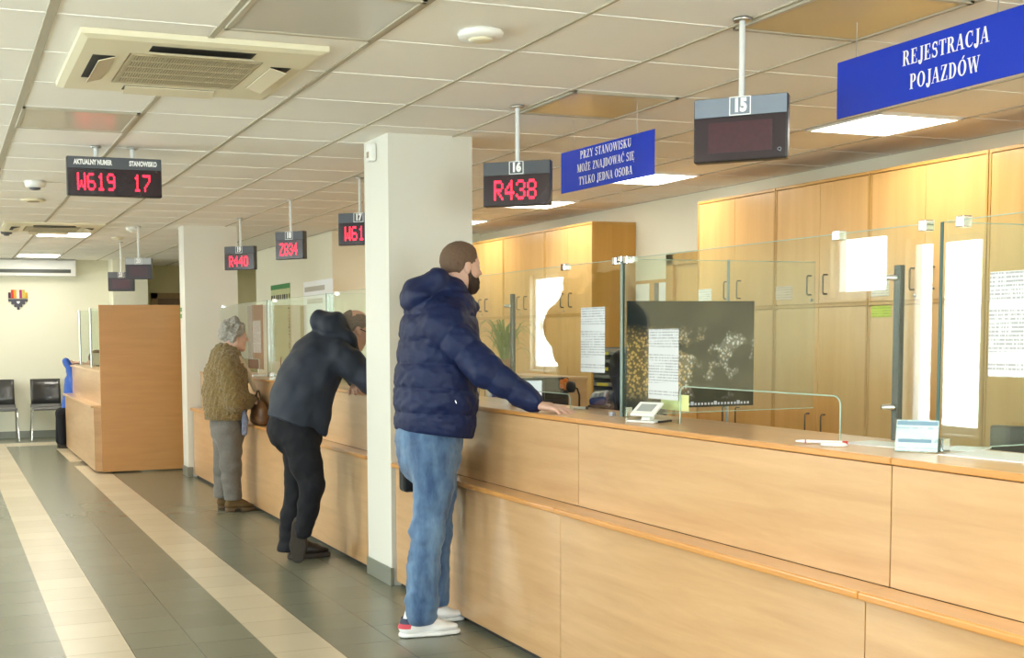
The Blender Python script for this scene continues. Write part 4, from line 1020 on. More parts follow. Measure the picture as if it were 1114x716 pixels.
# switch plates left wall of the office gap : notice board
t = thing('notice_board', 'framed white notice board on the office wall left of the office door', 'board', (5.79, 9.05, 1.7))
a = onx(693, 306, 5.795); b = onx(728, 306, 5.795)
o = MB(); o.box((5.775, b[1], 1.2), (5.799, a[1], a[2]), .003); o.build('frame', CAB_EDGE, t)
ym = (a[1]+b[1])/2
o = MB(); o.box((5.772, ym+.02, 1.22), (5.7745, a[1]-.02, a[2]-.03)); o.build('sheet', PAPER, t)
o = MB(); o.box((5.772, b[1]+.02, 1.22), (5.7745, b[1]+.12, a[2]-.03)); o.build('sheet', PAPER, t)
o = MB(); o.box((5.772, b[1]+.13, 1.22), (5.7745, ym-.06, a[2]-.03)); o.build('dark_strip', GREY_PL, t)
# ------------------------------------------------------------------ people: smooth-blended volumes turned into one surface
def V3(*a): return np.array(a, float)
def unit(a): a = np.array(a, float); return a/np.linalg.norm(a)
class Fld:
    def __init__(s, lo, hi, h):
        s.lo = np.array(lo, float); s.h = h; s.n = np.ceil((np.array(hi)-s.lo)/h).astype(int)+1
        s.d = np.full(s.n, .3, np.float32)
        s.ax = [(s.lo[i]+h*np.arange(s.n[i])).astype(np.float32) for i in range(3)]
    def blk(s, lo, hi):
        sl = tuple(slice(max(0, int((lo[i]-s.lo[i])/s.h)), max(0, min(s.n[i], int((hi[i]-s.lo[i])/s.h)+2))) for i in range(3))
        X = s.ax[0][sl[0]][:, None, None]; Y = s.ax[1][sl[1]][None, :, None]; Z = s.ax[2][sl[2]][None, None, :]
        return sl, X, Y, Z
    def put(s, sl, e, k, op):
        d = s.d[sl]
        if op == 'u':
            if k <= 0: s.d[sl] = np.minimum(d, e)
            else:
                h = np.clip(k-np.abs(d-e), 0, None)/k; s.d[sl] = np.minimum(d, e)-h*h*k*.25
        else:
            h = np.clip(k-np.abs(d+e), 0, None)/k if k > 0 else 0; s.d[sl] = np.maximum(d, -e)+h*h*k*.25
        return s
    def cone(s, a, b, ra, rb, k=.02, flat=None, puff=None, op='u'):
        """tapered capsule; flat=(dir, factor) squeezes it along dir; puff=(amp, spacing, phase) quilts it along its length"""
        a = np.array(a, float); b = np.array(b, float); m = max(ra, rb)*(1 if not flat else max(1, flat[1]))+.06+k
        sl, X, Y, Z = s.blk(np.minimum(a, b)-m, np.maximum(a, b)+m)
        ab = b-a; L2 = max(ab@ab, 1e-9)
        t = np.clip(((X-a[0])*ab[0]+(Y-a[1])*ab[1]+(Z-a[2])*ab[2])/L2, 0, 1)
        qx, qy, qz = X-a[0]-t*ab[0], Y-a[1]-t*ab[1], Z-a[2]-t*ab[2]
        q2 = qx*qx+qy*qy+qz*qz; sc = 1.0
        if flat:
            u = unit(flat[0]); qu = qx*u[0]+qy*u[1]+qz*u[2]; q2 = q2+qu*qu*(1/flat[1]**2-1); sc = min(1, flat[1])**.5
        r = ra+(rb-ra)*t
        if puff: r = r+puff[0]*(np.abs(np.sin(PI*(t*math.sqrt(L2)/puff[1]+puff[2])))**.5-.7)
        return s.put(sl, ((np.sqrt(q2)-r)*sc).astype(np.float32), k, op)
    def ell(s, c, r, k=.02, R=None, op='u'):
        c = np.array(c, float); r = np.array(r, float); m = max(r)+.05+k
        sl, X, Y, Z = s.blk(c-m, c+m); x, y, z = X-c[0], Y-c[1], Z-c[2]
        if R is not None: x, y, z = [R[0][i]*x+R[1][i]*y+R[2][i]*z for i in range(3)]
        k0 = np.sqrt((x/r[0])**2+(y/r[1])**2+(z/r[2])**2); k1 = np.sqrt((x/r[0]**2)**2+(y/r[1]**2)**2+(z/r[2]**2)**2)+1e-6
        return s.put(sl, (k0*(k0-1)/k1).astype(np.float32), k, op)
    def chain(s, pts, rs, k=.02, **kw):
        for i in range(len(pts)-1): s.cone(pts[i], pts[i+1], rs[i], rs[i+1], k, **kw)
        return s
    def disp(s, fn, lo=None, hi=None):
        sl, X, Y, Z = s.blk(lo if lo is not None else s.lo, hi if hi is not None else s.lo+s.h*s.n)
        s.d[sl] = s.d[sl]+fn(X, Y, Z).astype(np.float32); return s
    def merge(s, o, k=.02): return s.put(tuple(slice(None) for _ in range(3)), o.d, k, 'u')
    def cut(s, o, k=.0): return s.put(tuple(slice(None) for _ in range(3)), o.d, k, 's')
    def like(s):
        f = Fld.__new__(Fld); f.lo, f.h, f.n, f.ax = s.lo, s.h, s.n, s.ax; f.d = np.full(s.n, .3, np.float32); return f
    def mesh(s, name, mats, parent=None, origin=None, smooth=1, paint=None):
        v, q = snets(s.d, s.lo, s.h)
        for _ in range(smooth): v = relax(v, q)
        o = np.zeros(3) if origin is None else np.array(origin, float)
        base = wloc(parent) if parent else np.zeros(3)
        vv = v-(base+o if parent else o)
        me = bpy.data.meshes.new(name); me.vertices.add(len(vv)); me.vertices.foreach_set('co', vv.astype(np.float32).ravel())
        me.loops.add(q.size); me.loops.foreach_set('vertex_index', q.astype(np.int32).ravel())
        me.polygons.add(len(q)); me.polygons.foreach_set('loop_start', np.arange(0, q.size, 4, dtype=np.int32))
        mats = mats if isinstance(mats, (list, tuple)) else [mats]
        for m in mats: me.materials.append(m)
        me.polygons.foreach_set('use_smooth', np.ones(len(q), bool))
        if paint is not None: me.polygons.foreach_set('material_index', paint(v[q].mean(1)).astype(np.int32))
        me.update(calc_edges=True); me.validate()
        ob = bpy.data.objects.new(name, me); COL.objects.link(ob); ob.location = o
        if parent: ob.parent = parent
        return ob
def snets(d, lo, h):
    n = np.array(d.shape); s = d < 0
    cnt = np.zeros(n-1, np.int8); offs = [(i, j, k) for i in (0, 1) for j in (0, 1) for k in (0, 1)]
    for i, j, k in offs: cnt += s[i:n[0]-1+i, j:n[1]-1+j, k:n[2]-1+k]
    ci = np.argwhere((cnt > 0) & (cnt < 8)); vid = np.full(n-1, -1, np.int64); vid[ci[:, 0], ci[:, 1], ci[:, 2]] = np.arange(len(ci))
    pos = np.zeros((len(ci), 3)); num = np.zeros(len(ci))
    for a in offs:
        for ax in range(3):
            if a[ax] == 0:
                b = list(a); b[ax] = 1
                da = d[ci[:, 0]+a[0], ci[:, 1]+a[1], ci[:, 2]+a[2]]; db = d[ci[:, 0]+b[0], ci[:, 1]+b[1], ci[:, 2]+b[2]]
                m = (da < 0) != (db < 0); t = np.where(m, da/np.where(m, da-db, 1), 0)
                p = np.array(a, float)[None]+np.zeros((len(ci), 3)); p[:, ax] += t
                pos[m] += p[m]; num[m] += 1
    v = (ci+pos/num[:, None])*h+lo
    Q = []
    for ax in range(3):
        u, w = (ax+1) % 3, (ax+2) % 3
        sl0 = [slice(None)]*3; sl1 = [slice(None)]*3; sl0[ax] = slice(0, -1); sl1[ax] = slice(1, None)
        A = s[tuple(sl0)]; B = s[tuple(sl1)]; e = np.argwhere(A != B)
        e = e[(e[:, u] > 0) & (e[:, w] > 0) & (e[:, u] < n[u]-1) & (e[:, w] < n[w]-1)]
        ins = A[e[:, 0], e[:, 1], e[:, 2]]
        def g(du, dw):
            c = e.copy(); c[:, u] -= du; c[:, w] -= dw; return vid[c[:, 0], c[:, 1], c[:, 2]]
        q = np.stack([g(1, 1), g(0, 1), g(0, 0), g(1, 0)], 1)
        q = np.where(ins[:, None], q, q[:, ::-1]); Q.append(q)
    q = np.concatenate(Q); q = q[(q >= 0).all(1)]
    return v, q
def relax(v, q, f=.5):
    acc = np.zeros_like(v); c = np.zeros(len(v))
    for a, b in ((0, 1), (1, 2), (2, 3), (3, 0)):
        np.add.at(acc, q[:, a], v[q[:, b]]); np.add.at(acc, q[:, b], v[q[:, a]]); np.add.at(c, q[:, a], 1); np.add.at(c, q[:, b], 1)
    return v+(acc/np.maximum(c, 1)[:, None]-v)*f
def noise3(seed, f, n=7):
    r = np.random.default_rng(seed); K = r.normal(size=(n, 3)); K = K/np.linalg.norm(K, axis=1)[:, None]*np.array(f)[None]*r.uniform(.6, 1.5, (n, 1)); ph = r.uniform(0, 6.28, n)
    def fn(X, Y, Z):
        t = 0
        for i in range(n): t = t+np.sin(X*K[i, 0]+Y*K[i, 1]+Z*K[i, 2]+ph[i]+ .9*np.sin(X*K[i-1, 1]+Z*K[i-1, 2]))
        return t/n**.5
    return fn
def frame(fwd, up=(0, 0, 1)):
    f = unit(fwd); l = unit(np.cross(up, f)); u = np.cross(f, l); return np.stack([f, l, u])   # rows: forward, left, up
# ---- head in its own frame (forward, left, up), metres, centre at ear level
def head(F, c, fr, s=1.0, male=True, neck=None, ears=True):
    P = lambda f, l, u: np.array(c)+s*(f*fr[0]+l*fr[1]+u*fr[2])
    E = lambda p, r, k, op='u': F.ell(P(*p), np.array(r)*s, k, fr, op)
    E((-.010, 0, .035), (.099, .077, .090), .01)
    E((.030, 0, -.030), (.064, .060, .088), .04)
    for q in (-1, 1):
        F.cone(P(.000, q*.050, -.070), P(.062, q*.016, -.102), .024*s, .019*s, .03)
        E((.060, q*.040, -.030), (.026, .022, .024), .02)
        F.cone(P(.084, q*.012, .020), P(.070, q*.050, .022), .011*s, .010*s, .015)
    E((.074, 0, -.103), (.020, .024, .018), .02)
    F.cone(P(.089, 0, .012), P(.113, 0, -.026), .0075*s, .0125*s, .012)
    for q in (-1, 1): E((.102, q*.013, -.031), (.012, .008, .009), .006)
    E((.090, 0, -.058), (.013, .024, .0065), .006); E((.088, 0, -.072), (.012, .021, .0075), .006)
    E((.094, 0, -.0648), (.012, .024, .0022), .003, 's')
    for q in (-1, 1): E((.094, q*.031, .002), (.014, .017, .011), .012, 's')
    for q in (-1, 1) if ears else ():
        E((.000, q*.079, -.010), (.017, .010, .031), .006); E((.004, q*.087, -.006), (.009, .006, .017), .005, 's')
    if neck is not None: F.cone(P(-.028, 0, -.07), neck, .055*s, .062*s, .035)
    return P
def eyes(c, fr, s, par):
    for q in (-1, 1):
        p = np.array(c)+s*(.083*fr[0]+q*.031*fr[1]+.002*fr[2]); o = MB()
        bm = bmesh.new(); bmesh.ops.create_uvsphere(bm, u_segments=16, v_segments=10, radius=.0115*s)
        for v in bm.verts: v.co = v.co+Vector(p)
        o.bm(bm, True); f0 = Vector(p)+Vector(fr[0])*.0098*s
        o.mat(1); rr = .0055*s; L = Vector(fr[1]); U = Vector(fr[2])
        o.add([f0+Vector(fr[0])*.0012+L*rr*math.cos(2*PI*k/14)+U*rr*math.sin(2*PI*k/14) for k in range(14)], [tuple(range(14))])
        o.build('eye', [plain('eye_white', (.65, .62, .58), .2) if 'eye_white' not in MATS else MATS['eye_white'], plain('iris_dark', (.03, .02, .015), .15) if 'iris_dark' not in MATS else MATS['iris_dark']], par)
def local_head(c, h=.004, s=1.0, ext=.19):
    return Fld(np.array(c)-ext*s, np.array(c)+ext*s, h)
def hlocal(F, c, fr, s):
    X, Y, Z = F.ax[0][:, None, None]-c[0], F.ax[1][None, :, None]-c[1], F.ax[2][None, None, :]-c[2]
    return [(fr[i][0]*X+fr[i][1]*Y+fr[i][2]*Z)/s for i in range(3)]
def hand(F, w, d, n, th, curl=(.25, .5), s=1.0, spread=.12, k=.007):
    """w wrist, d fingers' direction, n out of the palm, th towards the thumb"""
    d = unit(d); n = unit(np.array(n)-d*np.dot(n, d)); th = unit(np.cross(n, d)*np.sign(np.dot(np.cross(n, d), th)))
    w = np.array(w, float)
    offs = [.033, .011, -.012, -.033]; lens = [.072, .082, .075, .058]; rad = [.0095, .0098, .0092, .0082]
    F.cone(w-d*.03*s, w+d*.02*s, .026*s, .024*s, .015, flat=(n, .75))
    for i, o in enumerate(offs):
        kn = w+s*(d*(.092-.006*abs(i-1.2))+th*o)
        F.cone(w+s*(d*.018+th*o*.55), kn, .015*s, .0125*s, .014, flat=(n, .85))
    for i, o in enumerate(offs):
        p = w+s*(d*(.092-.006*abs(i-1.2))+th*o); L = lens[i]*s; dd = unit(d+th*spread*(1.0-i*.62)); a = 0
        seg = (.46, .30, .24); r0 = rad[i]*s
        for q in range(3):
            a += (curl[0], curl[1], curl[1]*.6)[q]*(1+.12*i); dir_ = dd*math.cos(a)+n*math.sin(a); e = p+dir_*L*seg[q]
            F.cone(p, e, r0*(1-.08*q), r0*(1-.08*(q+1)), k if q == 0 else .003); p = e
    b = w+s*(d*.022+th*.026); m = b+s*.042*unit(d*.62+th*.72+n*.25); e = m+s*.034*unit(d*.9+th*.28+n*.3); z = e+s*.022*unit(d*.95+th*.1+n*.3)
    F.cone(b, m, .0155*s, .0125*s, .014); F.cone(m, e, .0115*s, .0105*s, .004); F.cone(e, z, .0105*s, .0085*s, .003)
def shoe(par, heel, dirv, L, h, mats, boots=0.0, lace=None, sole=.022, up=(0, 0, 1), wid=.048, name='shoe', heelh=0.0):
    """heel: back of the sole on the floor; par gets shoe > sole, laces"""
    d = unit(dirv); u = unit(up); d = unit(d-u*np.dot(d, u)); s = np.cross(u, d); heel = np.array(heel, float)
    P = lambda a, b, c: heel+d*a+s*b+u*c
    lo = np.minimum.reduce([P(a, b, c) for a in (-.03, L+.03) for b in (-.08, .08) for c in (-.03, .22+boots)]); hi = np.maximum.reduce([P(a, b, c) for a in (-.03, L+.03) for b in (-.08, .08) for c in (-.03, .22+boots)])
    F = Fld(lo, hi, h); w = wid
    F.cone(P(.045, 0, sole+.028), P(L*.62, 0, sole+.026), w*.72, w*.84, .03, flat=(u, .8)); F.cone(P(L*.62, 0, sole+.022), P(L-.05, 0, sole+.017), w*.86, w*.66, .03, flat=(u, .48))
    F.cone(P(.055, 0, sole+.03), P(.075, 0, sole+.085+boots), .040, .041, .03, flat=(s, .85)); F.cone(P(L*.56, 0, sole+.03), P(.085, 0, sole+.088), .032, .034, .03)
    # flat underside
    X, Y, Z = F.ax[0][:, None, None], F.ax[1][None, :, None], F.ax[2][None, None, :]
    F.d = np.maximum(F.d, (sole+.001-((X-heel[0])*u[0]+(Y-heel[1])*u[1]+(Z-heel[2])*u[2])).astype(np.float32))
    sh = F.mesh(name, mats[0], par, None, 2)
    S = F.like(); S.cone(P(.042, 0, sole/2), P(L*.6, 0, sole/2), w*.76, w*.9, .02, flat=(u, .9)); S.cone(P(L*.6, 0, sole/2), P(L-.045, 0, sole/2), w*.92, w*.78, .02, flat=(u, .9))
    hh = (X-heel[0])*u[0]+(Y-heel[1])*u[1]+(Z-heel[2])*u[2]; aa = (X-heel[0])*d[0]+(Y-heel[1])*d[1]+(Z-heel[2])*d[2]
    lowcut = .002+np.where((aa > .085) & (aa < L*.5), heelh, 0.0)
    S.d = np.maximum(S.d, np.maximum(hh-sole-.004, lowcut-hh).astype(np.float32)); S.mesh('sole', mats[1], sh, None, 1)
    if lace:
        o = MB()
        for q in range(5):
            a = L*.36+q*.024; zz = sole+.083-q*.0095
            o.tube([P(a, -.026, zz-.008), P(a+.006, 0, zz+.003), P(a+.012, .026, zz-.008)], .0032, 6)
        o.build('laces', lace, sh)
    return sh
SKIN = plain('skin', (.64, .39, .29), .5, var=.08, nscale=14, bump=.05, bscale=300)
SKIN_R = plain('skin_ruddy', (.50, .25, .17), .5, var=.1, nscale=14, bump=.05, bscale=300)
def cloth(name, col, rough=.75, var=.12, ns=14, bump=.25, bs=260, sheen=.2): return plain(name, col, rough, var=var, nscale=ns, bump=bump, bscale=bs, sheen=sheen, spec=.25)

# ================================================================== man in the navy puffer jacket
def man_navy():
    Y0 = 5.45; A = lambda px, py, y=Y0: ony(px, py, y)
    base = V3(2.15, Y0, 0)
    hc = A(501.5, 290.5); fr = frame((1, .06, -.05)); S = .935
    neck = A(488, 328)
    # ---- body: one continuous surface
    F = Fld((1.78, 4.62, -.0), (2.86, 5.98, 1.95), .0052)
    head(F, hc, fr, S, True, neck)
    chest = A(478, 365); belly = A(474, 430); pelv = A(466, 478)
    F.chain([neck+V3(-.02, 0, -.05), chest, belly, pelv], [.085, .15, .14, .15], .06, flat=((1, 0, 0), .72))
    RS = A(484, 356, 5.25); RE = A(528, 403, 5.06); RW = V3(2.545, 4.945, 1.128)
    LS = A(484, 356, 5.65); LE = V3(2.27, 5.72, 1.24); LW = V3(2.24, 5.78, .96)
    F.chain([RS, RE, RW], [.055, .042, .027], .02); F.chain([LS, LE, LW], [.055, .042, .027], .02)
    hd = unit((.42, -.86, -.10))
    hand(F, RW+hd*.03+V3(0, 0, -.004), hd, (0, 0, -1), (1, .4, 0), (.16, .22), 1.04, .16)
    hand(F, LW+V3(0, 0, -.03), (.05, 0, -1), (0, -1, 0), (1, 0, 0), (.5, .9), 1.0)
    RH = A(469, 486, 5.35); RK = A(466, 575, 5.32); RA = A(458, 668, 5.31)
    LH = A(472, 486, 5.55); LK = A(474, 575, 5.56); LA = A(475, 655, 5.57)
    F.chain([RH, RK, RA], [.075, .052, .04], .03); F.chain([LH, LK, LA], [.075, .052, .04], .03)
    p = F.mesh('person', SKIN, None, base, 2)
    tag(p, 'bearded man in a navy puffer jacket and blue jeans resting his hand on the counter', 'person')
    eyes(hc, fr, S, p)
    # ---- hair and beard: shells over the same head
    H = local_head(hc, .0036, S); head(H, hc, fr, S, ears=False); f, l, u = hlocal(H, hc, fr, S)
    al = np.abs(l)
    low = np.interp(f, [-.12, -.075, -.035, -.015, .02, .045, .066, .078], [-.10, -.085, -.062, .004, .016, .03, .062, .084])
    low = low - .012*np.clip((.05-al)/.05, 0, 1)*(f < -.04)
    off = .0085*np.clip((u-low+.004)/.05, -.25, 1)
    hair = H.like(); hair.d = (H.d-off*S).astype(np.float32); hair.d = np.maximum(hair.d, ((low-.012-u)*S).astype(np.float32))
    for q in (-1, 1): hair.ell(hc+S*(.004*fr[0]+q*.082*fr[1]-.010*fr[2]), (.0185, .03, .030), .004, fr, 's')
    hair.d += .0012*noise3(5, 260)(H.ax[0][:, None, None], H.ax[1][None, :, None], H.ax[2][None, None, :]).astype(np.float32)
    hair.mesh('hair', plain('hair_brown', (.15, .088, .052), .75, var=.4, nscale=220, bump=.5, bscale=500), p, None, 1)
    top = np.interp(f, [-.01, .012, .028, .05, .075, .1], [.015, .012, -.03, -.052, -.048, -.046])
    back = np.interp(u, [-.12, -.06, -.02, .02], [.02, .008, .006, .012])
    ob_ = .011*np.clip((top-u)/.03, -.1, 1)*np.clip((f-back)/.02+.2, 0, 1)-.001
    b = H.like(); b.d = np.maximum(np.maximum((H.d-ob_*S).astype(np.float32), ((u-top-.006)*S).astype(np.float32)), ((back-f)*S).astype(np.float32))
    b.d = np.maximum(b.d, ((-.150-u)*S).astype(np.float32)); b.ell(hc+S*(.095*fr[0]-.066*fr[2]), (.02, .02, .007), .004, fr, 's')
    b.d += .0015*noise3(8, 230)(H.ax[0][:, None, None], H.ax[1][None, :, None], H.ax[2][None, None, :]).astype(np.float32)
    b.mesh('beard', plain('beard_brown', (.045, .022, .012), .8, var=.5, nscale=120, bump=.5, bscale=500), p, None, 1)
    # ---- jacket
    J = Fld((1.90, 4.80, .88), (2.72, 6.0, 1.80), .0062)
    fx = ((1, 0, 0), .80)
    T = [A(481, 342), A(478, 372), A(474.5, 410), A(473.5, 440), A(473, 468)]
    J.chain(T, [.195, .222, .232, .232, .226], .05, flat=fx)
    J.ell(A(462, 352), (.075, .19, .13), .06)                       # upper back
    J.cone(A(486, 352, 5.27), A(486, 352, 5.63), .105, .105, .06)     # shoulder line
    seam = lambda X, Y, Z: -.016*(np.abs(np.sin(PI*(Z-.955+.05*(X-2.2))/.118))**.33-.80)+0*Y
    J.disp(seam)
    w1 = noise3(11, 24); w2 = noise3(12, 70); w3 = noise3(13, 120)
    J.disp(lambda X, Y, Z: .003*w1(X, Y, Z*1.4)+.0022*w2(X, Y, Z*1.6)+.0012*w3(X, Y, Z*1.3))
    X, Y, Z = J.ax[0][:, None, None], J.ax[1][None, :, None], J.ax[2][None, None, :]
    hem = A(473, 471)[2]-.14*(X-2.2)+0*Y                      # hem dips slightly towards the front
    J.d = np.maximum(J.d, (hem-Z).astype(np.float32))
    pf = (.013, .104, .1)
    ar = J.like()
    ar.cone(RS+V3(.0, .02, .01), RE, .103, .074, .04, puff=pf); ar.cone(RE, RW+V3(-.03, .028, .024), .076, .056, .03, puff=(.011, .098, .45))
    ar.cone(RW+V3(-.028, .026, .023), RW+V3(-.012, .012, .008), .050, .047, .006)
    ar.cone(LS, LE, .10, .078, .04, puff=pf); ar.cone(LE, LW+V3(0, 0, .03), .078, .058, .03, puff=pf)
    ar.disp(lambda X, Y, Z: .003*w1(X*1.5, Y, Z)+.0022*w2(X, Y, Z)+.0012*w3(X, Y, Z))
    J.merge(ar, .022)
    # hood lying on the back and standing collar
    hd_ = J.like(); B = lambda px, py, y=Y0: A(px, py, y)
    hd_.ell(B(461, 318), (.098, .135, .085), .05); hd_.ell(B(452, 326), (.06, .12, .055), .05)
    hd_.cone(B(474, 306, 5.38), B(474, 306, 5.52), .055, .055, .05)
    hd_.chain([B(478, 306, 5.36), B(494, 322, 5.345), B(508, 332, 5.38)], [.050, .038, .034], .03)
    hd_.chain([B(478, 306, 5.54), B(494, 322, 5.555), B(508, 332, 5.52)], [.050, .038, .034], .03)
    hd_.chain([B(508, 332, 5.38), B(512, 334, 5.45), B(508, 332, 5.52)], [.036, .036, .036], .03)
    hd_.disp(lambda X, Y, Z: .006*w1(X*1.3, Y*1.3, Z*2.2)+.002*w2(X, Y, Z))
    J.merge(hd_, .004)
    nk = J.like(); nk.cone(neck+V3(-.02, 0, -.02), hc+V3(.02, 0, .0), .064, .078, .0); J.cut(nk, .012)
    NAVY = plain('navy_nylon', (.0045, .0115, .056), .56, var=.15, nscale=7, bump=.15, bscale=160, spec=.3)
    j = J.mesh('jacket', NAVY, p, None, 1)
    o = MB(); q = A(494.5, 437, 5.205); o.tube([q+V3(0, -.010, .006), q+V3(.003, -.014, -.008)], .0035, 8); o.build('zip_pull', CHROME, j)
    q0 = A(514, 478, 5.26)
    # ---- jeans
    D = Fld((1.93, 5.12, .02), (2.56, 5.80, 1.10), .0062)
    D.cone(A(467, 476), A(467, 492), .185, .178, .04, flat=((1, 0, 0), .88)); D.ell(A(459, 490), (.10, .155, .10), .05)
    D.chain([A(470.5, 494, 5.34), A(472, 530, 5.33), A(465, 578, 5.32), A(460.5, 620, 5.31), A(458.5, 666, 5.31)], [.112, .093, .080, .077, .080], .03, flat=((0, 1, 0), .92))
    D.chain([A(474, 494, 5.55), A(474, 535, 5.555), A(474, 580, 5.565), A(473, 620, 5.57), A(474, 650, 5.575)], [.115, .10, .080, .071, .072], .03, flat=((0, 1, 0), .92))
    n1 = noise3(21, 34); n2 = noise3(22, 80)
    def jw(X, Y, Z):
        k = .0012+.0042*np.exp(-((Z-.15)/.10)**2)+.0026*np.exp(-((Z-.50)/.12)**2)+.0022*np.exp(-((Z-.85)/.08)**2)
        return k*n1(X*.9, Y*.9, Z*2.6)+.0016*n2(X, Y, Z*1.9)
    D.disp(jw)
    X, Y, Z = D.ax[0][:, None, None], D.ax[1][None, :, None], D.ax[2][None, None, :]
    D.d = np.maximum(D.d, (.062+.10*(X-2.08)*(X > 2.08)-Z+0*Y).astype(np.float32))
    m, nt, b = nodes('denim')
    tc = N(nt, 'ShaderNodeTexCoord'); mp = N(nt, 'ShaderNodeMapping'); mp.inputs['Scale'].default_value = (6, 6, 2.0); nt.links.new(tc.outputs['Object'], mp.inputs[0])
    no = N(nt, 'ShaderNodeTexNoise', Scale=1.6, Detail=7.0, Roughness=.62); nt.links.new(mp.outputs[0], no.inputs[0])
    rp = N(nt, 'ShaderNodeValToRGB'); e = rp.color_ramp.elements; e[0].position = .34; e[0].color = (.022, .060, .15, 1); e[1].position = .70; e[1].color = (.145, .25, .40, 1)
    nt.links.new(no.outputs[0], rp.inputs[0]); nt.links.new(rp.outputs[0], b.inputs['Base Color']); b.inputs['Roughness'].default_value = .85; b.inputs['Sheen Weight'].default_value = .2
    wv = N(nt, 'ShaderNodeTexNoise', Scale=420.0); nt.links.new(tc.outputs['Object'], wv.inputs[0]); bp = N(nt, 'ShaderNodeBump', Strength=.25, Distance=.003); nt.links.new(wv.outputs[0], bp.inputs['Height']); nt.links.new(bp.outputs[0], b.inputs['Normal'])
    D.mesh('jeans', m, p, None, 2)
    # ---- white trainers
    WS = plain('shoe_white', (.84, .84, .84), .45, var=.03); SO = plain('sole_white', (.78, .78, .77), .5, var=.04)
    def heel_patch(sh, heel, d):
        d = unit(d); s = np.cross((0, 0, 1), d); o = MB()
        for zi, (z0, z1, mi) in enumerate(((.046, .068, 0), (.068, .094, 1))):
            vs = []; fs = []; o.mat(mi)
            for k in range(9):
                a = PI/2+PI*k/8; rr = .043
                vs += [np.array(heel)+d*(.0495+(zz-.05)*.32)+d*(.0500-(zz-.05)*.06)*math.cos(a)+s*(.0445-(zz-.05)*.1)*math.sin(a)+V3(0, 0, zz) for zz in (z0, z1)]
            for k in range(8): fs.append((2*k, 2*k+2, 2*k+3, 2*k+1))
            o.add(vs, fs, True)
        o.build('heel_patch', [plain('patch_red', (.55, .03, .05), .5) if 'patch_red' not in MATS else MATS['patch_red'], plain('patch_navy', (.01, .015, .05), .5) if 'patch_navy' not in MATS else MATS['patch_navy']], sh)
    h1 = onz(437.5, 696.5, 0)+V3(.0, .052, 0); d1 = V3(.985, -.06, 0)
    s1 = shoe(p, (h1[0], h1[1], .0005), d1, .32, .0045, (WS, SO), lace=WS, wid=.052, sole=.018); heel_patch(s1, (h1[0], h1[1], .0005), d1)
    h2 = V3(2.135, 5.58, .0005); d2 = V3(.96, -.02, 0)
    s2 = shoe(p, h2, d2, .32, .0045, (WS, SO), lace=WS, wid=.052, sole=.018); heel_patch(s2, h2, d2)
    return LW
LWm = man_navy()
# black shoulder bag hanging from his far hand
c = ony(456, 514, 5.76)
t = thing('shoulder_bag', 'black bag hanging at the far side of the man in jeans', 'bag', (c[0], 5.76, .64))
o = MB(); o.box((c[0]-.10, 5.715, .645), (c[0]+.19, 5.805, .86), .022, 3); o.build('body', cloth('bag_black', (.012, .012, .013), .7), t)
o = MB(); o.tube([(c[0]-.03, 5.76, .855), (c[0]-.005, 5.762, .90), (LWm[0]+.01, 5.765, .925), (c[0]+.10, 5.762, .90), (c[0]+.13, 5.76, .855)], .007, 8); o.build('handle', BLACK_PL, t)

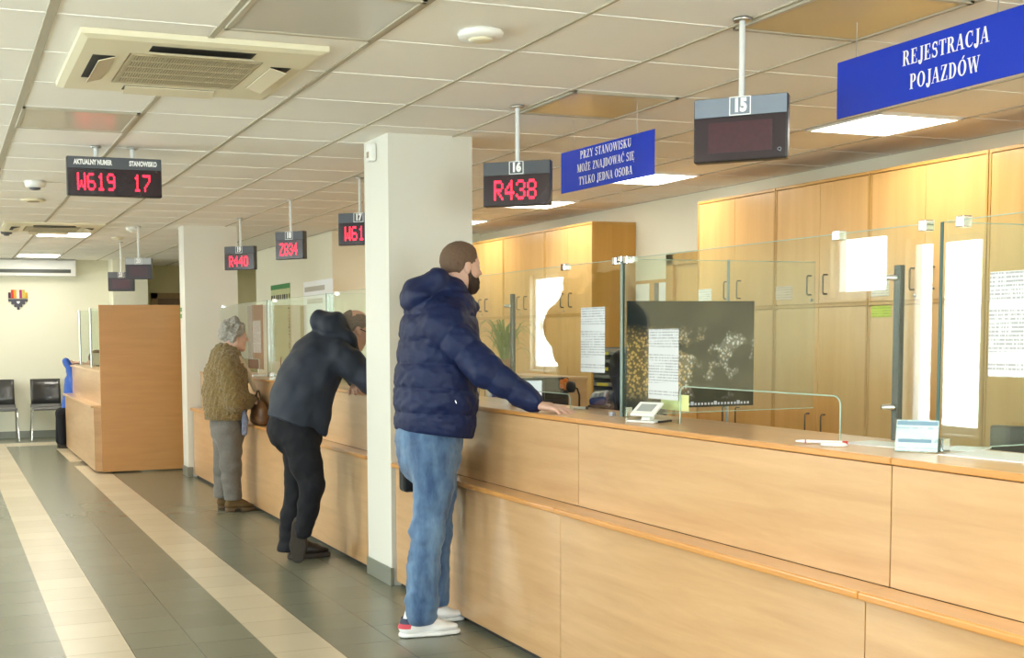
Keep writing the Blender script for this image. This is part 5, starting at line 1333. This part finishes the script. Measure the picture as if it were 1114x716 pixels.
# ================================================================== man in the dark jacket leaning on the counter
def man_dark():
    Y0 = 7.40; A = lambda px, py, y=Y0: ony(px, py, y)
    base = V3(2.05, Y0, 0); S = 1.0
    hc = A(385, 359, 7.42); fr = frame((.93, .10, -.34), (.30, 0, .95)); neck = A(366, 376, 7.42)
    F = Fld((1.80, 6.85, 0), (2.95, 7.95, 1.70), .0062)
    head(F, hc, fr, S, True, neck)
    sh = A(359, 387); mid = A(338, 415); pel = A(322, 452)
    F.chain([neck, sh, mid, pel, A(322, 470)], [.07, .14, .145, .15, .15], .06)
    RS = A(371, 388, 7.20); RE = A(402, 413, 7.08); RW = V3(2.70, 7.26, 1.14)
    LS = A(362, 380, 7.60); LE = V3(2.62, 7.66, 1.16); LW = V3(2.60, 7.46, 1.13)
    F.chain([RS, RE, RW], [.05, .042, .028], .02); F.chain([LS, LE, LW], [.05, .042, .028], .02)
    hand(F, RW, (.9, .4, 0), (0, 0, -1), (0, 1, 0), (.2, .4))
    w = A(371, 423.5, 7.22)
    LH = A(322, 468, 7.50); LK = A(322, 530, 7.53); LA = A(314, 596, 7.53)
    RH = A(330, 472, 7.27); RK = A(342, 525, 7.22); RA = A(329, 577, 7.25)
    F.chain([LH, LK, LA], [.075, .05, .04], .03); F.chain([RH, RK, RA], [.075, .05, .026], .03)
    # fingers of the far hand hooked over the counter edge
    hw = V3(2.50, 7.36, 1.150)
    F.chain([LE, V3(2.52, 7.42, 1.15), hw], [.04, .03, .026], .02)
    hand(F, hw, (-.35, -.85, -.35), (.35, -.1, -.9), (-1, 0, .2), (.95, 1.3), .95)
    p = F.mesh('person', SKIN, None, base, 2)
    tag(p, 'man in a dark jacket with glasses leaning over the counter, one foot crossed behind', 'person')
    eyes(hc, fr, S, p)
    H = local_head(hc, .0042, S); head(H, hc, fr, S, ears=False); f, l, u = hlocal(H, hc, fr, S); al = np.abs(l)
    low = np.interp(f, [-.12, -.075, -.035, -.015, .02, .045, .075], [-.07, -.06, -.03, .01, .02, .045, .09])
    crown = np.where(f > -.065, .066-.35*np.clip(f, 0, .06), .2)
    hair = H.like(); hair.d = np.maximum(np.maximum((H.d-.008*np.clip((u-low+.004)/.04, -.2, 1)).astype(np.float32), (low-.01-u).astype(np.float32)), np.minimum(u-crown, .06-al).astype(np.float32)*.6)
    for q in (-1, 1): hair.ell(hc+S*(.004*fr[0]+q*.082*fr[1]-.008*fr[2]), (.021, .03, .034), .006, fr, 's')
    hair.mesh('hair', plain('hair_grey_brown', (.24, .19, .145), .8, var=.5, nscale=120, bump=.5, bscale=400), p, None, 1)
    # glasses
    P = lambda a, b, c: hc+a*fr[0]+b*fr[1]+c*fr[2]
    o = MB()
    for q in (-1, 1):
        o.tube([P(.004, q*.082, .010), P(.05, q*.079, .008), P(.106, q*.062, .006)], .0032, 6)
        o.tube([P(.107+.004*math.cos(a), q*(.034+.026*math.cos(a)), -.002+.019*math.sin(a)) for a in [2*PI*k/16 for k in range(17)]], .0026, 6)
    o.tube([P(.112, -.010, .004), P(.115, 0, .006), P(.112, .010, .004)], .0026, 6)
    g = o.build('glasses', BLACK_PL, p)
    # jacket
    J = Fld((1.76, 6.85, .66), (2.86, 7.95, 1.70), .0068)
    J.chain([A(361, 377), A(349, 392), A(334, 416), A(325, 438), A(320, 459)], [.165, .205, .215, .20, .20], .06, flat=((.75, 0, -.66), .80))
    J.ell(A(338, 394), (.14, .20, .13), .06)
    n1 = noise3(31, 22); n2 = noise3(32, 58)
    J.disp(lambda X, Y, Z: .007*n1(X*1.3, Y, Z*1.3)+.0028*n2(X, Y, Z))
    ar = J.like()
    ar.cone(RS, RE, .098, .08, .04); ar.cone(RE, RW+V3(-.02, 0, .005), .08, .052, .04)
    ar.cone(LS, LE, .098, .08, .04); ar.cone(LE, V3(2.53, 7.44, 1.165), .075, .05, .03)
    ar.disp(lambda X, Y, Z: .006*n1(X*1.6, Y*1.2, Z*1.6)+.002*n2(X, Y, Z)); J.merge(ar, .05)
    # hood bundle and collar
    hd_ = J.like(); hd_.ell(A(357, 352), (.115, .135, .082), .05, frame((.9, 0, .25)))
    hd_.chain([A(361, 356, 7.29), A(378, 371, 7.27), A(389, 392, 7.36)], [.06, .045, .036], .06); hd_.chain([A(361, 356, 7.51), A(378, 371, 7.55), A(389, 392, 7.48)], [.06, .045, .036], .06)
    hd_.disp(lambda X, Y, Z: .008*n1(X*1.5, Y*1.5, Z*1.5)); J.merge(hd_, .02)
    # open front flap hanging down
    fl = J.like(); fl.chain([A(352, 425, 7.24), A(350, 452, 7.24), A(350, 470, 7.25)], [.07, .055, .042], .03, flat=((0, 1, 0), .6)); J.merge(fl, .06)
    nk = J.like(); nk.cone(neck, hc+.02*fr[0], .058, .072, 0); nk.ell(hc+.022*fr[0]-.01*fr[2], (.092, .082, .10), .02, fr); J.cut(nk, .01)
    cutp = A(322, 464); nrm = unit((-.42, 0, -1.0)); X, Y, Z = J.ax[0][:, None, None], J.ax[1][None, :, None], J.ax[2][None, None, :]
    J.d = np.maximum(J.d, np.where(X < 2.24, (X-cutp[0])*nrm[0]+(Z-cutp[2])*nrm[2]+0*Y, -1).astype(np.float32))
    jk = J.mesh('jacket', cloth('jacket_slate', (.018, .023, .036), .6, .15, sheen=.04), p, None, 2)
    # trousers
    D = Fld((1.80, 6.98, .02), (2.5, 7.80, 1.12), .0066)
    D.cone(A(322, 450), A(324, 472), .175, .17, .05, flat=((1, 0, .2), .92)); D.ell(A(313, 468), (.13, .165, .11), .05)
    D.chain([A(325, 478, 7.50), A(324, 530, 7.53), A(318, 565, 7.53), A(315.5, 600, 7.53)], [.112, .082, .076, .080], .03)
    D.chain([A(327, 478, 7.28), A(333, 505, 7.25), A(339.5, 527, 7.22), A(335.5, 552, 7.24), A(330, 577, 7.25)], [.115, .100, .080, .066, .056], .03)
    m1 = noise3(41, 30); m2 = noise3(42, 70)
    D.disp(lambda X, Y, Z: (.002+.004*np.exp(-((Z-.18)/.12)**2))*m1(X*.8, Y*.8, Z*2.2)+.002*m2(X, Y, Z))
    X, Y, Z = D.ax[0][:, None, None], D.ax[1][None, :, None], D.ax[2][None, None, :]
    D.d = np.maximum(D.d, (.055-Z+0*X+0*Y).astype(np.float32))
    D.mesh('trousers', cloth('trousers_black', (.009, .009, .012), .8, .2, sheen=.0), p, None, 2)
    BT = plain('boot_brown', (.022, .015, .011), .5, bump=.2); BS = plain('boot_sole', (.040, .030, .022), .8, var=.3, nscale=90, bump=.4, bscale=160)
    h = onz(308, 606, 0)
    shoe(p, (h[0]-.0, 7.53, .0005), (.98, .03, 0), .30, .0055, (BT, BS), boots=.03, sole=.03, wid=.054)
    # crossed foot: toe on the floor, heel raised, sole turned back to the hall
    toe = onz(327, 610, 0)+V3(0, 0, .008); upd = unit((.42, .86, .18)); dd = unit((.02, .20, -.98)); dd = unit(dd-upd*np.dot(dd, upd))
    hl = V3(*ony(324.5, 565, 7.24)); L = (hl[2]-.012)/max(-dd[2], .5)
    shoe(p, hl, dd, min(.31, L), .0055, (BT, BS), boots=.03, sole=.03, up=upd, wid=.056)
man_dark()

# ================================================================== grey-haired woman
def woman():
    Y0 = 9.88; A = lambda px, py, y=Y0: ony(px, py, y)
    base = V3(2.15, Y0, 0); S = .98
    hc = A(255.5, 366); fr = frame((1, .02, -.05)); neck = A(248, 388)
    F = Fld((1.85, 9.40, 0), (2.65, 10.35, 1.72), .0062)
    head(F, hc, fr, S, False, neck)
    F.chain([neck, A(247, 402), A(247, 430), A(247, 462)], [.07, .13, .14, .15], .06, flat=((1, 0, 0), .75))
    RS = A(247, 398, 9.68); RE = A(255, 436, 9.64); RW = A(274, 436, 9.70); LS = A(247, 398, 10.08); LE = A(256, 436, 10.1); LW = A(277, 437, 9.98)
    F.chain([RS, RE, RW], [.05, .04, .025], .02); F.chain([LS, LE, LW], [.05, .04, .025], .02)
    hand(F, RW, (.9, .2, -.4), (0, .3, -1), (0, 1, .2), (.4, .7), .9); hand(F, LW, (.9, -.2, -.4), (0, -.3, -1), (0, -1, .2), (.4, .7), .9)
    F.chain([A(248, 466, 9.80), A(248, 508, 9.80), A(252, 548, 9.80)], [.07, .05, .022], .03); F.chain([A(246, 466, 9.97), A(244, 508, 9.98), A(241, 546, 9.98)], [.07, .05, .022], .03)
    p = F.mesh('person', SKIN, None, base, 2)
    tag(p, 'grey-haired woman in a curly brown coat and grey trousers standing at the counter', 'person')
    eyes(hc, fr, S, p)
    H = Fld(hc-.2, hc+.2, .0045); head(H, hc, fr, S, ears=False); f, l, u = hlocal(H, hc, fr, S)
    low = np.interp(f, [-.12, -.05, -.02, .02, .05, .07, .09], [-.095, -.095, -.045, .0, .025, .045, .07])
    g = noise3(51, 95); g2 = noise3(52, 46)
    X, Y, Z = H.ax[0][:, None, None], H.ax[1][None, :, None], H.ax[2][None, None, :]
    tp = np.clip((u-low+.012)/.055, -.15, 1)
    hair = H.like(); hair.d = np.maximum(H.d-tp*np.interp(f, [-.1, .02, .06, .1], [1, .95, .6, .12])*(.033+.014*g2(X, Y, Z)+.010*g(X, Y, Z)+.004*noise3(54, 190)(X, Y, Z)), (low-.02-u)*.5).astype(np.float32)
    hair.mesh('hair', plain('hair_silver', (.36, .34, .30), .75, var=.45, nscale=70, bump=1.0, bscale=140), p, None, 0)
    # curly coat
    J = Fld((1.84, 9.45, .70), (2.56, 10.32, 1.48), .0066)
    J.chain([A(246, 394), A(246, 410), A(245.5, 432), A(245.5, 450)], [.165, .205, .215, .21], .05, flat=((1, 0, 0), .82))
    J.cone(A(246, 394, 9.72), A(246, 394, 10.04), .085, .085, .05)
    J.chain([RS, RE], [.085, .078], .04); J.cone(RE, RW-V3(.03, 0, 0), .078, .062, .03); J.chain([LS, LE], [.085, .078], .04); J.cone(LE, LW-V3(.03, 0, 0), .078, .062, .03)
    c1 = noise3(61, 150); c2 = noise3(62, 260); c3 = noise3(63, 30)
    J.disp(lambda X, Y, Z: .0055*c1(X, Y, Z)+.003*c2(X, Y, Z)+.006*c3(X, Y, Z))
    X, Y, Z = J.ax[0][:, None, None], J.ax[1][None, :, None], J.ax[2][None, None, :]
    J.d = np.maximum(J.d, (A(246, 456)[2]-Z+0*X+0*Y).astype(np.float32))
    nk = J.like(); nk.cone(neck+V3(0, 0, -.02), hc, .062, .085, 0); J.cut(nk, .01)
    m = plain('coat_curly', (.22, .15, .055), .95, var=.55, nscale=75, bump=1.0, bscale=150, sheen=.3)
    J.mesh('coat', m, p, None, 0)
    K = J.like(); K.chain([A(247, 386, 9.80), A(259, 391, 9.78), A(269, 404, 9.80), A(277, 424, 9.82)], [.038, .032, .026, .018], .02); K.chain([A(247, 386, 9.96), A(259, 391, 9.98), A(269, 404, 9.96), A(277, 424, 9.94)], [.038, .032, .026, .018], .02); K.cone(A(240, 386, 9.82), A(240, 386, 9.94), .032, .032, .02)
    K.mesh('collar', plain('collar_cream', (.58, .47, .33), .85, var=.1, bump=.4, bscale=160), p, None, 1)
    # trousers with a faint check
    D = Fld((1.88, 9.55, .05), (2.5, 10.25, .95), .0066)
    D.cone(A(248, 452), A(248, 466), .165, .17, .05, flat=((1, 0, 0), .86)); D.chain([A(250, 470, 9.79), A(251, 505, 9.79), A(253, 543, 9.80)], [.11, .085, .074], .03); D.chain([A(245, 470, 9.97), A(243.5, 505, 9.98), A(241.5, 543, 9.98)], [.108, .082, .070], .03)
    m1 = noise3(71, 30); D.disp(lambda X, Y, Z: .005*m1(X, Y, Z*1.8))
    X, Y, Z = D.ax[0][:, None, None], D.ax[1][None, :, None], D.ax[2][None, None, :]
    D.d = np.maximum(D.d, (.10-Z+0*X+0*Y).astype(np.float32))
    D.mesh('trousers', cloth('trousers_grey', (.155, .142, .125), .85, .25, 60), p, None, 2)
    BT = plain('boot_suede', (.12, .068, .02), .85, bump=.3); BS = plain('boot_heel', (.10, .055, .02), .6)
    a = onz(242, 556, 0); shoe(p, (a[0]+.0, 9.80, .0005), (.98, -.05, 0), .27, .0055, (BT, BS), boots=.08, sole=.03, wid=.046, heelh=.022)
    a = onz(232, 554, 0); shoe(p, (a[0]+.02, 9.98, .0005), (.98, .0, 0), .27, .0055, (BT, BS), boots=.05, sole=.03, wid=.046, heelh=.022)
woman()
# her brown handbag stands on the counter ledge
c = onx(280, 452, 2.43)
t = thing('handbag', 'brown leather handbag standing on the counter ledge in front of the woman', 'handbag', (2.44, c[1], .719))
ym = c[1]
F = Fld((2.36, ym-.22, .70), (2.52, ym+.22, 1.0), .006)
F.cone((2.445, ym-.13, .765), (2.445, ym+.13, .765), .05, .05, .02); F.cone((2.445, ym-.12, .84), (2.445, ym+.12, .84), .042, .042, .04); F.cone((2.445, ym-.10, .90), (2.445, ym+.10, .90), .022, .022, .06)
F.d = np.maximum(F.d, (.7195-F.ax[2][None, None, :]+0*F.d)); F.mesh('body', plain('bag_leather', (.11, .048, .016), .45, bump=.3, bscale=90), t, None, 1)
o = MB(); o.tube([(2.445, ym-.08, .91), (2.44, ym-.07, .96), (2.44, ym-.02, 1.0), (2.44, ym+.02, 1.0), (2.44, ym+.07, .96), (2.445, ym+.08, .91)], .007, 8); o.build('strap', plain('bag_strap', (.06, .028, .012), .45), t)
# pale blue scarf hanging by her side
c = ony(265, 474, 9.72)
t = thing('scarf', 'pale blue patterned scarf hanging down beside the woman', 'scarf', (c[0], 9.70, .66))
F = Fld((c[0]-.09, 9.60, .60), (c[0]+.09, 9.80, .90), .006); F.chain([(c[0], 9.70, .86), (c[0]+.005, 9.69, .76), (c[0]+.0, 9.70, .66)], [.016, .022, .026], .02, flat=((0, 1, 0), .6))
q = noise3(81, 60); F.disp(lambda X, Y, Z: .005*q(X, Y, Z*.3)); F.mesh('cloth', plain('scarf_blue', (.20, .22, .32), .8, var=.7, nscale=34), t, None, 1)

# ================================================================== seated clerk behind the calendar
def clerk():
    hc = onx(682, 402, 4.05); base = V3(hc[0], hc[1], 0); fr = frame((.35, .93, -.15)); S = .98
    neck = hc+V3(.03, .02, -.16)
    F = Fld(hc-V3(.36, .36, .95), hc+V3(.36, .36, .2), .007)
    head(F, hc, fr, S, False, neck); F.chain([neck, hc+V3(.03, .02, -.36), hc+V3(.04, .03, -.75)], [.07, .12, .15], .06)
    sd = fr[1]
    for q in (-1, 1):
        sp = hc+V3(.02, .02, -.26)+sd*q*.17; el = sp+V3(-.02, -.02, -.27)+sd*q*.03; wr = el+fr[0]*.22+V3(0, 0, .04)-sd*q*.06
        F.chain([sp, el, wr], [.05, .04, .026], .02); hand(F, wr, fr[0]+V3(0, 0, -.1), (0, 0, -1), -sd*q, (.2, .3), .9)
    p = F.mesh('person', SKIN, None, base, 2)
    tag(p, 'office clerk with long dark hair behind the glass, left of the night city calendar', 'person')
    eyes(hc, fr, S, p)
    H = Fld(hc-V3(.2, .2, .34), hc+V3(.2, .2, .2), .006); head(H, hc, fr, S); f, l, u = hlocal(H, hc, fr, S)
    low = np.interp(f, [-.12, -.02, .02, .05, .07, .09], [-.26, -.22, -.14, .0, .05, .08])
    H.cone(hc-.03*fr[0]+V3(0, 0, .0), hc-.05*fr[0]+V3(0, 0, -.24), .08, .07, .04)
    hair = H.like(); hair.d = np.maximum(H.d-.018, (low-u).astype(np.float32)*.8)
    n = noise3(91, 60); hair.disp(lambda X, Y, Z: .005*n(X, Y, Z*.2)); hair.mesh('hair', plain('hair_black', (.012, .009, .008), .45, var=.3, nscale=40), p, None, 1)
    J = Fld(hc-V3(.36, .36, .95), hc+V3(.36, .36, -.1), .0075)
    J.chain([hc+V3(.03, .02, -.24), hc+V3(.03, .02, -.40), hc+V3(.04, .03, -.78)], [.14, .165, .17], .06)
    for q in (-1, 1):
        sp = hc+V3(.02, .02, -.26)+sd*q*.17; el = sp+V3(-.02, -.02, -.27)+sd*q*.03; wr = el+fr[0]*.19+V3(0, 0, .035)-sd*q*.05
        J.chain([sp, el, wr], [.07, .055, .04], .03)
    nk = J.like(); nk.cone(neck+V3(0, 0, -.03), hc, .06, .09, 0); J.cut(nk, .01)
    J.mesh('sweater', cloth('sweater_dark', (.02, .02, .024)), p, None, 2)
    return base
cb = clerk()
def office_chair(x, y, label):
    t = thing('office_chair', label, 'chair', (x, y, 0))
    o = MB(); o.lathe([(.02, .06), (.03, .07), (.03, .38), (.05, .40)], (x, y, 0), 16); o.build('column', GREY_PL, t)
    for k in range(5):
        a = 2*PI*k/5; o = MB(); o.tube([(x, y, .08), (x+.27*math.cos(a), y+.27*math.sin(a), .055)], [.025, .016], 8); o.lathe([(.022, .0), (.027, .012), (.027, .038), (.022, .05)], (x+.27*math.cos(a), y+.27*math.sin(a), 0.0005), 12); o.build('leg', BLACK_PL, t)
    o = MB(); o.box((x-.23, y-.23, .40), (x+.23, y+.23, .455), .03, 3); o.build('seat', cloth('chair_fabric', (.02, .022, .03)), t)
    return t

# ================================================================== person in blue at the far desk
def blue_person():
    Y0 = 16.5; A = lambda px, py, y=Y0: ony(px, py, y); base = V3(1.32, Y0, 0); S = 1.0
    hc = A(100, 392)+V3(.05, 0, 0); fr = frame((.85, 0, -.5), (.5, 0, .85)); neck = A(93, 402)
    F = Fld((1.0, 16.1, 0), (2.0, 17.0, 1.42), .008)
    head(F, hc, fr, S, True, neck)
    F.chain([neck, A(84, 420), A(80, 446), A(80, 455)], [.07, .11, .12, .12], .04, flat=((1, 0, 0), .7))
    F.chain([A(85, 412, 16.32), A(88, 428, 16.28), V3(1.60, 16.42, 1.13)], [.05, .042, .028], .02); F.chain([A(85, 412, 16.68), A(86, 428, 16.7), V3(1.60, 16.45, 1.13)], [.05, .042, .028], .02)
    hand(F, V3(1.62, 16.40, 1.125), (1, -.1, 0), (0, 0, -1), (0, 1, 0), (.1, .2))
    F.chain([A(82, 446, 16.41), V3(1.47, 16.41, .45), V3(1.47, 16.41, .06)], [.06, .05, .03], .03); F.chain([A(82, 446, 16.6), V3(1.47, 16.6, .45), V3(1.45, 16.62, .06)], [.06, .05, .03], .03)
    p = F.mesh('person', SKIN, None, base, 1)
    tag(p, 'person in a bright blue jacket bending over the far service desk', 'person')
    BL = cloth('jacket_blue', (.03, .10, .42), .55)
    J = Fld((1.0, 16.1, .30), (1.8, 17.0, 1.30), .008)
    J.chain([A(90, 407), A(83, 418), A(79.5, 440), A(79, 470)], [.13, .175, .17, .17], .06, flat=((1, 0, 0), .80))
    J.chain([A(85, 412, 16.32), A(88, 428, 16.28), V3(1.54, 16.41, 1.14)], [.08, .065, .045], .03); J.chain([A(85, 412, 16.68), A(86, 428, 16.7), V3(1.54, 16.47, 1.14)], [.08, .065, .045], .03)
    n = noise3(95, 30); J.disp(lambda X, Y, Z: .006*n(X, Y, Z)); nk = J.like(); nk.cone(neck, hc, .06, .1, 0); J.cut(nk, .01); J.mesh('jacket', BL, p, None, 2)
    D = Fld((1.0, 16.2, .03), (1.7, 16.9, .75), .008); D.chain([A(82, 446, 16.41), V3(1.47, 16.41, .45), V3(1.47, 16.41, .09)], [.09, .07, .06], .03); D.chain([A(82, 446, 16.6), V3(1.47, 16.6, .45), V3(1.45, 16.62, .09)], [.09, .07, .06], .03); D.mesh('trousers', MATS['trousers_black'], p, None, 1)
    BT = MATS['boot_brown']; BS = MATS['boot_sole']
    shoe(p, (1.42, 16.41, .0005), (1, 0, 0), .28, .008, (BT, BS)); shoe(p, (1.40, 16.62, .0005), (1, 0, 0), .28, .008, (BT, BS))
    H = local_head(hc, .006, S); head(H, hc, fr, S); f, l, u = hlocal(H, hc, fr, S); low = np.interp(f, [-.12, -.05, -.01, .05, .08], [-.07, -.05, .0, .04, .085])
    hair = H.like(); hair.d = np.maximum(H.d-.01, (low-u).astype(np.float32)); hair.mesh('hair', MATS['hair_brown'], p, None, 1)
blue_person()
office_chair(cb[0]+.04, cb[1]+.03, 'dark office chair the clerk sits on')
# ------------------------------------------------------------------ light: sky through the windows, ceiling lamps
w = bpy.data.worlds.new('world'); SC.world = w; w.use_nodes = True
nt = w.node_tree; bg = nt.nodes['Background']
bg.inputs[0].default_value = (.86, .93, 1.0, 1); bg.inputs[1].default_value = SKY
def portal(loc, rot, sx, sy):
    l = bpy.data.lights.new('window_portal', 'AREA'); l.shape = 'RECTANGLE'; l.size = sx; l.size_y = sy; l.cycles.is_portal = True
    o = bpy.data.objects.new('window_portal', l); COL.objects.link(o); o.location = loc; o.rotation_euler = rot
for y0, y1, z0, z1 in WINL: portal((XL-.21, (y0+y1)/2, (z0+z1)/2), (0, -PI/2, 0), z1-z0, y1-y0)
for x0, x1, z0, z1 in WINB: portal(((x0+x1)/2, YB-.21, (z0+z1)/2), (PI/2, 0, 0), x1-x0, z1-z0)
SC.view_settings.view_transform = 'Standard'; SC.view_settings.look = 'None'; SC.view_settings.gamma = 1.0
SC.view_settings.use_curve_mapping = False; SC.view_settings.exposure = EXPO
SC.cycles.use_denoising = True; SC.cycles.max_bounces = 10; SC.cycles.diffuse_bounces = 6; SC.cycles.glossy_bounces = 5
SC.cycles.transparent_max_bounces = 24; SC.cycles.sample_clamp_indirect = 6.0; SC.cycles.caustics_reflective = False; SC.cycles.caustics_refractive = False
for o in list(bpy.data.objects):
    if '_local' in o: del o['_local']
